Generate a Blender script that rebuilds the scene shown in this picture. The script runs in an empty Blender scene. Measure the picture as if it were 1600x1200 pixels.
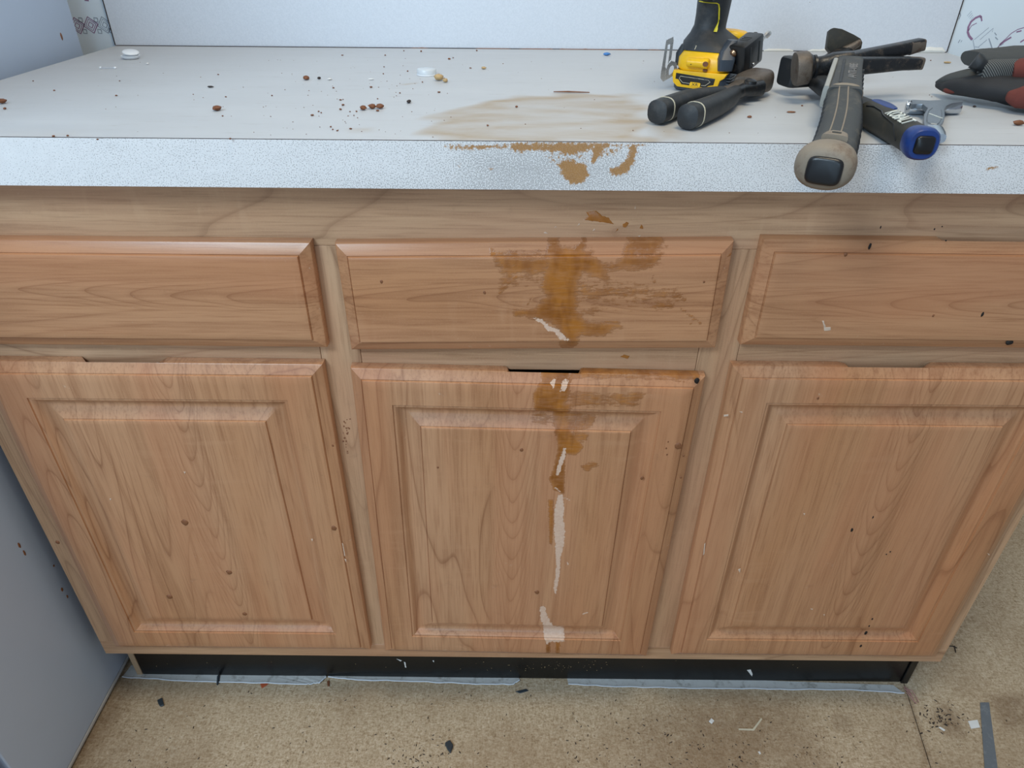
import bpy, bmesh, math, random
import numpy as np
from mathutils import Vector, Matrix, noise as mnoise
R_ = math.radians
random.seed(7)
sc = bpy.context.scene
COL = sc.collection

# ------------------------------------------------------------------ camera
FPX = 1085.666
CAM = np.array([0.0, -0.64594, 1.07668])
CR = np.array([0.99995715, 0.00644314, 0.00664754])
CU = np.array([-0.00909644, 0.55041443, 0.83484203])
CF = np.array([-0.0017201, 0.83486672, -0.55044945])
cam = bpy.data.cameras.new('camera'); cam.sensor_width = 36; cam.lens = FPX / 1600 * 36
cam.clip_start = .02
camo = bpy.data.objects.new('camera', cam); COL.objects.link(camo)
m = Matrix(((CR[0], CU[0], -CF[0], CAM[0]), (CR[1], CU[1], -CF[1], CAM[1]), (CR[2], CU[2], -CF[2], CAM[2]), (0, 0, 0, 1)))
camo.matrix_world = m
sc.camera = camo
sc.view_settings.view_transform = 'Standard'; sc.view_settings.look = 'None'
sc.view_settings.gamma = 1; sc.view_settings.use_curve_mapping = False
sc.view_settings.exposure = 0.0

# ------------------------------------------------------------------ world + lights
w = bpy.data.worlds.new('world'); sc.world = w; w.use_nodes = True
w.node_tree.nodes['Background'].inputs[0].default_value = (.78, .87, 1.0, 1)
w.node_tree.nodes['Background'].inputs[1].default_value = .32
def area(name, loc, target, sx, sy, power, col):
    l = bpy.data.lights.new(name, 'AREA'); l.shape = 'RECTANGLE'; l.size = sx; l.size_y = sy
    l.energy = power; l.color = col
    o = bpy.data.objects.new(name, l); COL.objects.link(o); o.location = loc
    o.rotation_euler = (Vector(target) - Vector(loc)).to_track_quat('-Z', 'Y').to_euler()
    return o
area('window_light', (-1.0, -1.35, 2.15), (-.30, .1, .7), .7, .5, 27, (.66, .84, 1.0))
area('bevel_fill_light', (-.85, -3.1, 1.35), (-.45, .1, .75), 2.5, 1.6, 27, (.50, .75, 1.0))  # added broad fill behind the camera, placed to put highlights on the bevels
area('ceiling_light', (.25, -.32, 2.40), (.20, .3, .8), .6, .5, 13, (1.0, .86, .64))

# ------------------------------------------------------------------ pixel -> real surface
def ray(u, v):
    return CF * FPX + CR * (u - 800) - CU * (v - 600)
def aty(u, v, y):
    d = ray(u, v); t = (y - CAM[1]) / d[1]; return Vector(CAM + t * d)
def atz(u, v, z):
    d = ray(u, v); t = (z - CAM[2]) / d[2]; return Vector(CAM + t * d)
def atx(u, v, x):
    d = ray(u, v); t = (x - CAM[0]) / d[0]; return Vector(CAM + t * d)
ZT = .914
def ctr(u, v): return atz(u, v, ZT)
def flr(u, v): return atz(u, v, 0.0)

def lin(c): return tuple(((x / 255) / 12.92 if x / 255 <= .04045 else ((x / 255 + .055) / 1.055) ** 2.4) for x in c)

# ------------------------------------------------------------------ node helper
class NT:
    def __init__(s, name):
        s.m = bpy.data.materials.new(name); s.m.use_nodes = True; s.t = s.m.node_tree
        s.b = s.t.nodes['Principled BSDF']; s.out = s.t.nodes['Material Output']
    def n(s, ty): return s.t.nodes.new(ty)
    def L(s, a, b):
        if isinstance(a, (int, float)): b.default_value = a
        elif isinstance(a, tuple): b.default_value = a if len(a) != 3 or b.type != 'RGBA' else (*a, 1)
        else: s.t.links.new(a, b)
    def coord(s): return s.n('ShaderNodeTexCoord').outputs['Object']
    def rnd(s): return s.n('ShaderNodeObjectInfo').outputs['Random']
    def attr(s, nm):
        a = s.n('ShaderNodeAttribute'); a.attribute_name = nm; return a.outputs['Fac']
    def math(s, op, a, b=0.0, c=None, clamp=False):
        q = s.n('ShaderNodeMath'); q.operation = op; q.use_clamp = clamp
        s.L(a, q.inputs[0]); s.L(b, q.inputs[1])
        if c is not None: s.L(c, q.inputs[2])
        return q.outputs[0]
    def vmath(s, op, a, b):
        q = s.n('ShaderNodeVectorMath'); q.operation = op; s.L(a, q.inputs[0]); s.L(b, q.inputs[1]); return q.outputs[0]
    def comb(s, x, y, z):
        q = s.n('ShaderNodeCombineXYZ'); s.L(x, q.inputs[0]); s.L(y, q.inputs[1]); s.L(z, q.inputs[2]); return q.outputs[0]
    def sep(s, v):
        q = s.n('ShaderNodeSeparateXYZ'); s.L(v, q.inputs[0]); return q.outputs
    def map(s, v, scale=(1, 1, 1), rot=(0, 0, 0), loc=(0, 0, 0)):
        q = s.n('ShaderNodeMapping'); s.L(v, q.inputs[0]); q.inputs[1].default_value = loc
        q.inputs[2].default_value = rot; q.inputs[3].default_value = scale; return q.outputs[0]
    def noise(s, v, scale=5, detail=2, rough=.5, dist=0.0):
        q = s.n('ShaderNodeTexNoise'); s.L(v, q.inputs['Vector']); q.inputs['Scale'].default_value = scale
        q.inputs['Detail'].default_value = detail; q.inputs['Roughness'].default_value = rough
        q.inputs['Distortion'].default_value = dist; return q.outputs['Fac']
    def vor(s, v, scale=5, out='Distance', feat='F1', rand=1.0):
        q = s.n('ShaderNodeTexVoronoi'); q.feature = feat; s.L(v, q.inputs['Vector']); q.inputs['Scale'].default_value = scale
        q.inputs['Randomness'].default_value = rand; return q.outputs[out]
    def ramp(s, f, stops):
        q = s.n('ShaderNodeValToRGB'); s.L(f, q.inputs[0]); e = q.color_ramp.elements
        while len(e) > 1: e.remove(e[-1])
        for i, (p, c) in enumerate(stops):
            el = e[0] if i == 0 else e.new(p)
            el.position = p
            if isinstance(c, (int, float)): c = (c, c, c)
            el.color = (*c, 1)
        return q.outputs[0]
    def step(s, f, a, b):
        q = s.n('ShaderNodeMapRange'); q.interpolation_type = 'SMOOTHSTEP'; s.L(f, q.inputs[0])
        q.inputs[1].default_value = a; q.inputs[2].default_value = b; return q.outputs[0]
    def mix(s, f, a, b, mode='MIX'):
        q = s.n('ShaderNodeMix'); q.data_type = 'RGBA'; q.blend_type = mode; q.clamp_factor = True
        s.L(f, q.inputs[0]); s.L(a, q.inputs[6]); s.L(b, q.inputs[7]); return q.outputs[2]
    def fin(s, col=None, rough=None, metal=None, bump=None, bstr=.2, bdist=.001, spec=None, coat=None):
        if col is not None: s.L(col, s.b.inputs['Base Color'])
        if rough is not None: s.L(rough, s.b.inputs['Roughness'])
        if metal is not None: s.L(metal, s.b.inputs['Metallic'])
        if spec is not None: s.L(spec, s.b.inputs['Specular IOR Level'])
        if coat is not None: s.L(coat, s.b.inputs['Coat Weight'])
        if bump is not None:
            q = s.n('ShaderNodeBump'); q.inputs['Strength'].default_value = bstr; q.inputs['Distance'].default_value = bdist
            s.L(bump, q.inputs['Height']); s.L(q.outputs[0], s.b.inputs['Normal'])
        return s.m

def wood(name, vertical, base, dark, light, lines=1.0):
    s = NT(name); c = s.coord(); r = s.rnd()
    off = s.comb(s.math('MULTIPLY', r, 37.0), 0.0, s.math('MULTIPLY', r, 91.0))
    p = s.vmath('ADD', c, off)
    A = (lambda a, b: (a, a, b)) if vertical else (lambda a, b: (b, a, a))
    # growth rings: contours of stretched noise
    n1 = s.noise(s.map(p, A(10, 1.25)), 1.0, 1.3, .4, .3)
    g = s.math('FRACT', s.math('MULTIPLY', n1, 14.0))
    ln = s.ramp(g, [(0, 1.0), (.03, .85), (.07, .36), (.22, .12), (.6, 0.0), (.93, .05), (1, .5)])
    msk = s.step(s.noise(s.map(p, A(3.2, 1.1)), 1.3, 1, .5), .38, .56)
    ln = s.math('MULTIPLY', ln, msk)
    if lines >= 1.0:      # cathedral arches down the middle of doors and drawer fronts
        q = s.sep(c); cx_, lz = (q[0], q[2]) if vertical else (q[2], q[0])
        wb_ = s.math('SUBTRACT', s.noise(s.map(p, A(14, 5)), 1.0, 2, .5), .5)
        xx_ = s.math('ADD', s.math('ADD', cx_, s.math('MULTIPLY', s.math('SUBTRACT', r, .5), .07 if vertical else .02)), s.math('MULTIPLY', wb_, .022))
        x2 = s.math('MULTIPLY', xx_, xx_)
        ca = s.math('FRACT', s.math('ADD', s.math('MULTIPLY', s.math('SUBTRACT', lz, s.math('MULTIPLY', x2, 230.0 if vertical else 520.0)), 26.0 if vertical else 15.0), s.math('MULTIPLY', wb_, 3.2)))
        cl = s.ramp(ca, [(0, 1.0), (.05, .7), (.14, .30), (.4, .08), (.8, 0.0), (1, .3)])
        cm = s.math('SUBTRACT', 1.0, s.step(x2, .0001, .0016 if vertical else .0005))
        ln = s.math('MULTIPLY', ln, s.math('SUBTRACT', 1.0, cm)); ln = s.math('MAXIMUM', ln, s.math('MULTIPLY', s.math('MULTIPLY', cl, cm), .9))
    fib = s.noise(s.map(p, A(420, 14)), 1.0, 2, .6)
    fib2 = s.noise(s.map(p, A(90, 3.5)), 1.0, 3, .6, .3)
    broad = s.noise(s.map(p, A(9, 1.2)), 1.0, 2, .5)
    fleck = s.noise(s.map(p, A(12, 75)), 1.0, 2, .5, .6)
    flm = s.step(s.noise(s.map(p, A(8, 2.5)), 1.0, 1, .5), .5, .68)
    col = s.mix(s.ramp(broad, [(.32, 0.0), (.68, 1.0)]), base, light)
    col = s.mix(s.math('MULTIPLY', s.step(fib2, .42, .72), .42), col, dark)
    col = s.mix(s.math('MULTIPLY', s.step(fib, .45, .75), .42), col, dark)
    col = s.mix(s.math('MULTIPLY', s.step(s.noise(c, 520, 2, .6), .45, .8), .25), col, light)
    col = s.mix(s.math('MULTIPLY', s.math('MULTIPLY', s.step(fleck, .5, .75), flm), .35), col, light)
    col = s.mix(s.math('MULTIPLY', ln, .58 * lines), col, (dark[0] * .72, dark[1] * .60, dark[2] * .50))
    pk = s.step(s.noise(s.map(p, A(16, 2.2)), 1.0, 2, .5), .42, .66)
    col = s.mix(s.math('MULTIPLY', pk, .32), col, (base[0] * 1.06, base[1] * .93, base[2] * .98))
    # grime and pale scuffs
    gr = s.step(s.noise(c, 34, 5, .72), .60, .80)
    col = s.mix(s.math('MULTIPLY', gr, .22), col, lin((96, 72, 56)))
    sc_ = s.math('MULTIPLY', s.step(s.noise(c, 130, 3, .7), .66, .74), s.step(s.noise(c, 7, 2, .5), .55, .7))
    col = s.mix(s.math('MULTIPLY', sc_, .45), col, lin((214, 196, 176)))
    # dried amber varnish runs and peeled chips, drawn by mesh attributes
    st = s.attr('stain')
    wob = s.math('ADD', s.math('MULTIPLY', s.math('SUBTRACT', s.noise(c, 150, 5, .75), .5), .75),
                 s.math('MULTIPLY', s.math('SUBTRACT', s.noise(s.map(c, (60, 60, 330), (0, R_(-14), 0)), 1.0, 3, .6), .5), 1.0))
    f = s.math('ADD', st, s.math('MULTIPLY', wob, s.math('MINIMUM', s.math('MULTIPLY', st, 3.0), 1.0)))
    am = s.math('MULTIPLY', s.step(f, .24, .56), s.math('ADD', .74, s.math('MULTIPLY', s.step(s.noise(s.map(c, (45, 45, 260), (0, R_(-20), 0)), 1.0, 4, .65), .35, .60), .26)))
    thick = s.noise(s.map(c, (50, 50, 22)), 1.0, 3, .6)
    amb = s.mix(s.step(thick, .38, .66), lin((138, 78, 16)), lin((172, 106, 34)))
    amb = s.mix(s.math('MULTIPLY', ln, .35), amb, lin((105, 58, 15)))
    col = s.mix(s.math('MULTIPLY', am, s.math('ADD', .68, s.math('MULTIPLY', s.step(st, .45, 1.0), .26))), col, amb)
    rimm = s.math('MULTIPLY', s.step(f, .24, .34), s.math('SUBTRACT', 1.0, s.step(f, .38, .50)))
    col = s.mix(s.math('MULTIPLY', rimm, .28), col, lin((118, 66, 20)))
    cp = s.attr('chip')
    cf = s.step(s.math('ADD', cp, s.math('MULTIPLY', s.math('SUBTRACT', s.noise(c, 300, 4, .75), .5), 1.1)), .42, .52)
    cf = s.math('MULTIPLY', cf, s.step(cp, .05, .12))
    col = s.mix(cf, col, s.mix(s.noise(c, 300, 2, .5), lin((206, 166, 138)), lin((228, 200, 178))))
    rough = s.math('SUBTRACT', .29, s.math('MULTIPLY', am, .12))
    rough = s.math('ADD', rough, s.math('MULTIPLY', cf, .3))
    h = s.math('ADD', s.math('MULTIPLY', fib, .10), s.math('MULTIPLY', am, .8))
    h = s.math('SUBTRACT', h, s.math('MULTIPLY', cf, .7))
    h = s.math('ADD', h, s.math('MULTIPLY', s.noise(c, 900, 2, .5), .12))
    return s.fin(col, rough, bump=h, bstr=.5, bdist=.0006, spec=.45)

DB, DD, DL = lin((188, 134, 93)), lin((140, 90, 58)), lin((198, 150, 113))
M = {}
M['door_wood'] = wood('maple_laminate_vertical', True, DB, DD, DL)
M['drawer_wood'] = wood('maple_laminate_horizontal', False, DB, DD, DL)
FB, FD, FL = lin((190, 146, 110)), lin((136, 98, 68)), lin((210, 172, 136))
M['rail_wood'] = wood('frame_laminate_horizontal', False, FB, FD, FL, .8)
M['stile_wood'] = wood('frame_laminate_vertical', True, FB, FD, FL, .8)

def simple(name, col, rough=.5, metal=0, var=.12, scale=60, bump=.0, bdist=.0005, dirt=None, dirtamt=.4, dscale=40, spec=.5):
    s = NT(name); c = s.coord(); n = s.noise(c, scale, 4, .6)
    col2 = s.mix(n, tuple(x * (1 - var) for x in col), tuple(min(1, x * (1 + var)) for x in col))
    if dirt is not None:
        d = s.step(s.noise(c, dscale, 5, .75), .5, .68)
        col2 = s.mix(s.math('MULTIPLY', d, dirtamt), col2, dirt)
    rr = s.math('ADD', rough - .06, s.math('MULTIPLY', n, .12))
    if bump: return s.fin(col2, rr, metal, bump=s.noise(c, scale * 6, 3, .6), bstr=bump, bdist=bdist, spec=spec)
    return s.fin(col2, rr, metal, spec=spec)

# white laminate worktop: dusty flat top with faint horizontal scuffs and a tea-coloured ring
def mk_top():
    s = NT('dusty_white_laminate'); c = s.coord()
    n = s.noise(s.map(c, (5, 30, 5)), 1.0, 5, .6)
    col = s.mix(n, lin((182, 185, 188)), lin((199, 202, 205)))
    scr = s.step(s.noise(s.map(c, (16, 150, 10)), 1.0, 5, .75, .4), .56, .74)
    col = s.mix(s.math('MULTIPLY', scr, .42), col, lin((150, 145, 138)))
    sp = s.math('MULTIPLY', s.step(s.noise(c, 260, 3, .7), .68, .76), s.step(s.noise(c, 9, 2, .5), .48, .7))
    col = s.mix(s.math('MULTIPLY', sp, .55), col, lin((120, 104, 88)))
    st = s.attr('stain')
    br = s.math('MULTIPLY', st, s.ramp(s.noise(s.map(c, (14, 40, 10)), 1.0, 5, .7, .5), [(.25, .35), (.7, 1.0)]))
    col = s.mix(br, col, lin((158, 126, 66)))
    return s.fin(col, s.math('ADD', .36, s.math('MULTIPLY', n, .2)), bump=s.noise(c, 700, 2, .5), bstr=.12, bdist=.0004, spec=.4)
M['top'] = mk_top()
def mk_edge():
    s = NT('pebbled_white_laminate_edge'); c = s.coord()
    v = s.noise(c, 850, 2, .55)
    zone = s.noise(s.map(c, (6, 6, 16)), 1.0, 3, .6)
    grit = s.math('ADD', s.attr('grit'), s.math('MULTIPLY', s.math('SUBTRACT', zone, .5), .9))
    pit = s.step(s.math('ADD', v, s.math('MULTIPLY', grit, .15)), .62, .72)
    col = s.mix(s.noise(c, 90, 3, .6), lin((226, 226, 226)), lin((240, 240, 240)))
    col = s.mix(s.math('MULTIPLY', pit, .55), col, lin((128, 124, 122)))
    st = s.attr('stain')
    f = s.math('ADD', st, s.math('MULTIPLY', s.math('SUBTRACT', s.noise(c, 260, 5, .8), .5), 1.5))
    f = s.math('MULTIPLY', s.step(f, .34, .52), s.step(st, .05, .16))
    amb = s.mix(s.noise(c, 200, 3, .6), lin((150, 98, 20)), lin((184, 130, 46)))
    col = s.mix(s.math('MULTIPLY', f, .88), col, amb)
    return s.fin(col, .42, bump=s.math('SUBTRACT', v, s.math('MULTIPLY', pit, .3)), bstr=.35, bdist=.0006, spec=.4)
M['edge'] = mk_edge()
def mk_splash():
    s = NT('white_laminate_backsplash'); c = s.coord()
    col = s.mix(s.noise(c, 420, 3, .6), lin((200, 207, 216)), lin((222, 228, 236)))
    sp = s.math('MULTIPLY', s.step(s.noise(c, 170, 3, .7), .73, .77), .6)
    col = s.mix(sp, col, lin((120, 92, 78)))
    return s.fin(col, .4, bump=s.noise(c, 500, 2, .5), bstr=.25, bdist=.0005, spec=.4)
M['splash'] = mk_splash()
def mk_wall():
    s = NT('pale_blue_wallpaper'); c = s.coord()
    col = s.mix(s.noise(c, 8, 4, .6), lin((216, 230, 240)), lin((230, 242, 250)))
    return s.fin(col, .55, bump=s.noise(c, 300, 2, .5), bstr=.15, bdist=.0004)
M['wallpaper'] = mk_wall()
def mk_floor():
    s = NT('particle_board_subfloor'); c = s.coord()
    a = s.noise(s.map(c, (90, 260, 1), (0, 0, R_(38))), 1.0, 3, .65, .8)
    b = s.noise(s.map(c, (240, 100, 1), (0, 0, R_(24))), 1.0, 3, .65, .8)
    f = s.math('ADD', s.math('MULTIPLY', a, .5), s.math('MULTIPLY', b, .5))
    f = s.math('ADD', f, s.math('MULTIPLY', s.math('SUBTRACT', s.noise(c, 330, 5, .8), .5), .95))
    col = s.ramp(f, [(.25, lin((128, 106, 80))), (.42, lin((176, 154, 124))), (.55, lin((196, 176, 148))), (.78, lin((222, 206, 180)))])
    z = s.step(s.noise(c, 4.5, 4, .65), .42, .68)
    col = s.mix(s.math('MULTIPLY', z, .38), col, lin((140, 112, 82)))
    dk = s.step(s.noise(s.map(c, (150, 260, 1), (0, 0, R_(40))), 1.0, 4, .75), .63, .72)
    col = s.mix(s.math('MULTIPLY', dk, .65), col, lin((84, 60, 40)))
    st = s.attr('stain')  # floor stains, plus the shadow painted beside the refrigerator
    col = s.mix(s.math('MULTIPLY', st, s.ramp(s.noise(c, 60, 4, .7), [(.3, .3), (.7, 1.0)])), col, lin((112, 84, 58)))
    return s.fin(col, .78, bump=f, bstr=.5, bdist=.0012, spec=.25)
M['floor'] = mk_floor()
M['fridge'] = simple('grey_painted_steel', lin((186, 203, 226)), .42, 0, .03, 12, .05)
M['fridge_lip'] = simple('pale_plastic_lip', lin((186, 186, 184)), .5, 0, .1, 60)
M['black_gloss'] = simple('black_toe_kick_vinyl', lin((10, 12, 14)), .3, 0, .15, 50, .1, .0004)
M['dark'] = simple('dark_void', lin((26, 22, 19)), .9)
M['raw'] = simple('raw_fibreboard', lin((176, 150, 120)), .8, 0, .15, 200, .3)
M['hole'] = simple('burnt_black_mark', lin((22, 14, 10)), .7)
M['speck_brown'] = simple('brown_crumb', lin((120, 72, 42)), .6, 0, .35, 300, .4)
M['speck_dark'] = simple('dark_grit', lin((46, 36, 32)), .7, 0, .3, 300)
M['speck_tan'] = simple('tan_crumb', lin((188, 158, 112)), .7, 0, .25, 300)
M['speck_white'] = simple('white_chip', lin((225, 225, 222)), .6)
M['splat'] = simple('dried_brown_splatter', lin((132, 84, 52)), .4, 0, .3, 700, .4)
M['black_rubber'] = simple('black_rubber', lin((40, 43, 46)), .55, 0, .18, 90, .25, .0005, lin((96, 90, 82)), .22, 60)
M['grey_rubber'] = simple('worn_grey_rubber', lin((62, 64, 64)), .62, 0, .15, 90, .25, .0005, lin((120, 112, 98)), .35, 45)
M['taupe'] = simple('taupe_grip_rubber', lin((136, 124, 108)), .6, 0, .14, 70, .2, .0005, lin((92, 66, 50)), .55, 35)
M['olive'] = simple('dark_olive_rubber', lin((52, 50, 44)), .62, 0, .14, 80, .25, .0005, lin((88, 78, 58)), .3, 50)
M['blue'] = simple('dark_blue_plastic', lin((28, 58, 122)), .38, 0, .12, 60, .1, .0004, lin((30, 36, 52)), .3, 60)
M['yellow'] = simple('yellow_plastic', lin((244, 190, 22)), .36, 0, .06, 50, .05, .0003, lin((190, 130, 30)), .25, 40)
M['yellow_trim'] = simple('lime_yellow_trim', lin((214, 196, 40)), .45)
M['black_plastic'] = simple('black_plastic', lin((22, 23, 25)), .33, 0, .2, 80)
M['slate'] = simple('slate_plastic', lin((58, 66, 76)), .42, 0, .12, 80)
M['steel'] = simple('tarnished_steel', lin((206, 202, 196)), .28, 1, .15, 90, .1, .0003, lin((90, 74, 60)), .4, 90)
M['brass'] = simple('brassy_bit_steel', lin((150, 118, 92)), .3, 1, .15, 90)
M['iron'] = simple('chipped_black_iron', lin((30, 32, 35)), .34, .2, .3, 80, .5, .0006, lin((96, 84, 72)), .6, 75)
M['rust'] = simple('rust_worn_steel', lin((104, 94, 84)), .45, .35, .3, 160, .6, .0008, lin((74, 54, 40)), .8, 90)
M['chrome'] = simple('dull_chrome', lin((196, 202, 208)), .22, 1, .06, 60, .05)
M['chrome_matte'] = simple('satin_chrome', lin((132, 140, 148)), .42, .7, .08, 90, .2)
M['cream'] = simple('cream_band', lin((206, 198, 174)), .6)
M['print_white'] = simple('white_print', lin((222, 224, 214)), .5)
M['print_grey'] = simple('grey_moulded_letter', lin((128, 124, 120)), .55)
M['silver_paint'] = simple('silver_grey_side', lin((160, 160, 154)), .5, 0, .1, 90, .2)
M['white_plastic'] = simple('white_plastic', lin((236, 240, 244)), .35, 0, .02, 40)
M['fleck'] = simple('pale_wood_fleck', lin((212, 188, 166)), .6)
M['blue_chip'] = simple('blue_plastic_chip', lin((70, 130, 196)), .4)
M['caulk'] = simple('white_caulk', lin((232, 232, 226)), .5, 0, .06, 80)
M['tape'] = simple('grey_duct_tape', lin((108, 112, 116)), .34, .15, .12, 120, .3, .0005, lin((150, 152, 152)), .4, 70)
M['vinyl'] = simple('dirty_white_vinyl', lin((206, 206, 202)), .5, 0, .12, 60, .3, .0006, lin((112, 104, 90)), .6, 45)
M['vinyl_lip'] = simple('white_vinyl_edge', lin((214, 220, 226)), .4)
M['shard'] = simple('dark_slate_shard', lin((52, 60, 66)), .35)
M['orange'] = simple('orange_fragment', lin((176, 84, 48)), .6)
M['pink'] = simple('pink_thread_pile', lin((176, 130, 122)), .8, 0, .2, 300)
M['glove_grey'] = simple('grey_glove_cloth', lin((70, 72, 72)), .95, 0, .12, 260, .5, .0006)
M['glove_black'] = simple('black_glove_palm', lin((38, 39, 42)), .75, 0, .25, 160, .4, .0006)
M['glove_red'] = simple('faded_red_glove_patch', lin((104, 52, 45)), .95, 0, .3, 90, .4)
M['purple_ink'] = simple('purple_print', lin((150, 116, 148)), .6, 0, .2, 900)
M['grey_ink'] = simple('grey_print', lin((156, 168, 182)), .6)
s_ = NT('clear_plastic'); s_.fin((.92, .95, 1.0), .12); s_.b.inputs['Transmission Weight'].default_value = .8; M['clear'] = s_.m
s_ = NT('milky_plastic'); s_.fin(lin((236, 242, 246)), .3); s_.b.inputs['Transmission Weight'].default_value = .35; M['milky'] = s_.m
s_ = NT('ribbed_glove_knit'); c_ = s_.coord()
wv = s_.math('SINE', s_.math('MULTIPLY', s_.math('ADD', s_.sep(c_)[0], s_.math('MULTIPLY', s_.sep(c_)[2], .8)), 2600.0))
M['glove_rib'] = s_.fin(s_.mix(s_.step(wv, -.4, .6), lin((46, 48, 50)), lin((104, 106, 104))), .9, bump=wv, bstr=.4, bdist=.0005)

# ------------------------------------------------------------------ object helpers
def link(o, parent=None):
    COL.objects.link(o)
    if parent: o.parent = parent
    return o
def mk(name, V, Fc, mat, parent=None, smooth=35, off=None, bevel=0, seg=2, label=None):
    me = bpy.data.meshes.new(name)
    if off is not None: V = [(v[0] - off[0], v[1] - off[1], v[2] - off[2]) for v in V]
    me.from_pydata([tuple(v) for v in V], [], [tuple(f) for f in Fc])
    if bevel:
        bm = bmesh.new(); bm.from_mesh(me)
        bmesh.ops.recalc_face_normals(bm, faces=bm.faces)
        es = [e for e in bm.edges if len(e.link_faces) == 2 and e.calc_face_angle(0) > .5]
        bmesh.ops.bevel(bm, geom=es, offset=bevel, segments=seg, profile=.6, affect='EDGES', clamp_overlap=True)
        bm.to_mesh(me); bm.free()
    else:
        bm = bmesh.new(); bm.from_mesh(me); bmesh.ops.recalc_face_normals(bm, faces=bm.faces); bm.to_mesh(me); bm.free()
    if smooth:
        me.shade_smooth(); me.set_sharp_from_angle(angle=R_(smooth))
    me.materials.append(M[mat] if isinstance(mat, str) else mat)
    o = bpy.data.objects.new(name, me)
    if label: o['label'] = label
    return link(o, parent)
def tag(o, label, cat=None, group=None, kind=None):
    if label: o['label'] = label
    if cat: o['category'] = cat
    if group: o['group'] = group
    if kind: o['kind'] = kind
    return o
def empty(name, loc, label=None, cat=None, group=None, rot=(0, 0, 0)):
    o = bpy.data.objects.new(name, None); o.empty_display_size = .03; o.location = loc; o.rotation_euler = rot
    link(o); return tag(o, label, cat, group)
def boxg(x0, x1, y0, y1, z0, z1):
    V = [(x, y, z) for x in (x0, x1) for y in (y0, y1) for z in (z0, z1)]
    return V, [(0, 1, 3, 2), (4, 6, 7, 5), (0, 4, 5, 1), (2, 3, 7, 6), (0, 2, 6, 4), (1, 5, 7, 3)]
def join(parts):
    V, Fc = [], []
    for v, f in parts:
        k = len(V); V += [tuple(p) for p in v]; Fc += [tuple(i + k for i in q) for q in f]
    return V, Fc
def xf(g, M4): return [tuple(M4 @ Vector(v)) for v in g[0]], g[1]
def lathe(prof, n=24, axis='Z'):
    V, Fc = [], []
    for r, z in prof:
        for i in range(n):
            a = 2 * math.pi * i / n
            p = (r * math.cos(a), r * math.sin(a), z)
            V.append(p if axis == 'Z' else ((z, p[0], p[1]) if axis == 'X' else (p[0], z, p[1])))
    for j in range(len(prof) - 1):
        for i in range(n):
            Fc.append((j * n + i, j * n + (i + 1) % n, (j + 1) * n + (i + 1) % n, (j + 1) * n + i))
    Fc.append(tuple(range(n))[::-1]); Fc.append(tuple((len(prof) - 1) * n + i for i in range(n)))
    return V, Fc
def sring(c, X, Y, rx, ry, e=2.0, n=24):
    out = []
    for i in range(n):
        a = 2 * math.pi * i / n; ca, sa = math.cos(a), math.sin(a)
        u = math.copysign(abs(ca) ** (2 / e), ca) * rx; v = math.copysign(abs(sa) ** (2 / e), sa) * ry
        out.append(Vector(c) + X * u + Y * v)
    return out
def loft(rings, cap=True):
    n = len(rings[0]); V = [v for r in rings for v in r]; Fc = []
    for j in range(len(rings) - 1):
        for i in range(n): Fc.append((j * n + i, j * n + (i + 1) % n, (j + 1) * n + (i + 1) % n, (j + 1) * n + i))
    if cap: Fc.append(tuple(range(n))[::-1]); Fc.append(tuple((len(rings) - 1) * n + i for i in range(n)))
    return V, Fc
def sweep(pts, rad, e=2.0, n=20, up=Vector((0, 0, 1)), round_ends=False):
    """pts: list of Vector; rad: list of (rx, ry)"""
    rings = []; P = [Vector(p) for p in pts]
    for i, p in enumerate(P):
        t = (P[min(i + 1, len(P) - 1)] - P[max(i - 1, 0)]).normalized()
        X = t.cross(up).normalized(); Y = X.cross(t).normalized()
        rings.append(sring(p, X, Y, rad[i][0], rad[i][1], e, n))
    return loft(rings)
def interp(keys, n):
    """keys: [(t, tuple...)], smooth catmull sampling"""
    ts = [k[0] for k in keys]; vs = np.array([k[1] for k in keys], float); out = []
    for i in range(n):
        t = ts[0] + (ts[-1] - ts[0]) * i / (n - 1)
        j = max(0, min(len(ts) - 2, sum(1 for q in ts if q <= t) - 1))
        u = (t - ts[j]) / (ts[j + 1] - ts[j]); u2 = u * u * (3 - 2 * u) if len(ts) > 2 else u
        out.append(vs[j] * (1 - u2) + vs[j + 1] * u2)
    return out
def polyprism(pts, z0, z1):
    n = len(pts); V = [(x, y, z0) for x, y in pts] + [(x, y, z1) for x, y in pts]
    Fc = [tuple(range(n))[::-1], tuple(range(n, 2 * n))] + [(i, (i + 1) % n, n + (i + 1) % n, n + i) for i in range(n)]
    return V, Fc
def frame_mat(o, x, y, z):
    return Matrix(((x[0], y[0], z[0], o[0]), (x[1], y[1], z[1], o[1]), (x[2], y[2], z[2], o[2]), (0, 0, 0, 1)))
def textmesh(s, size, extr, name, mat, parent, M4, shear=0, label=None):
    cu = bpy.data.curves.new(name, 'FONT'); cu.body = s; cu.size = size; cu.extrude = extr; cu.align_x = 'CENTER'; cu.align_y = 'CENTER'; cu.shear = shear
    cu.resolution_u = 2
    tmp = bpy.data.objects.new('t', cu); COL.objects.link(tmp)
    dg = bpy.context.evaluated_depsgraph_get(); me = bpy.data.meshes.new_from_object(tmp.evaluated_get(dg))
    bpy.data.objects.remove(tmp); bpy.data.curves.remove(cu)
    me.transform(M4); me.materials.clear(); me.materials.append(M[mat]); me.name = name
    o = bpy.data.objects.new(name, me)
    if label: o['label'] = label
    return link(o, parent)

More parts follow.
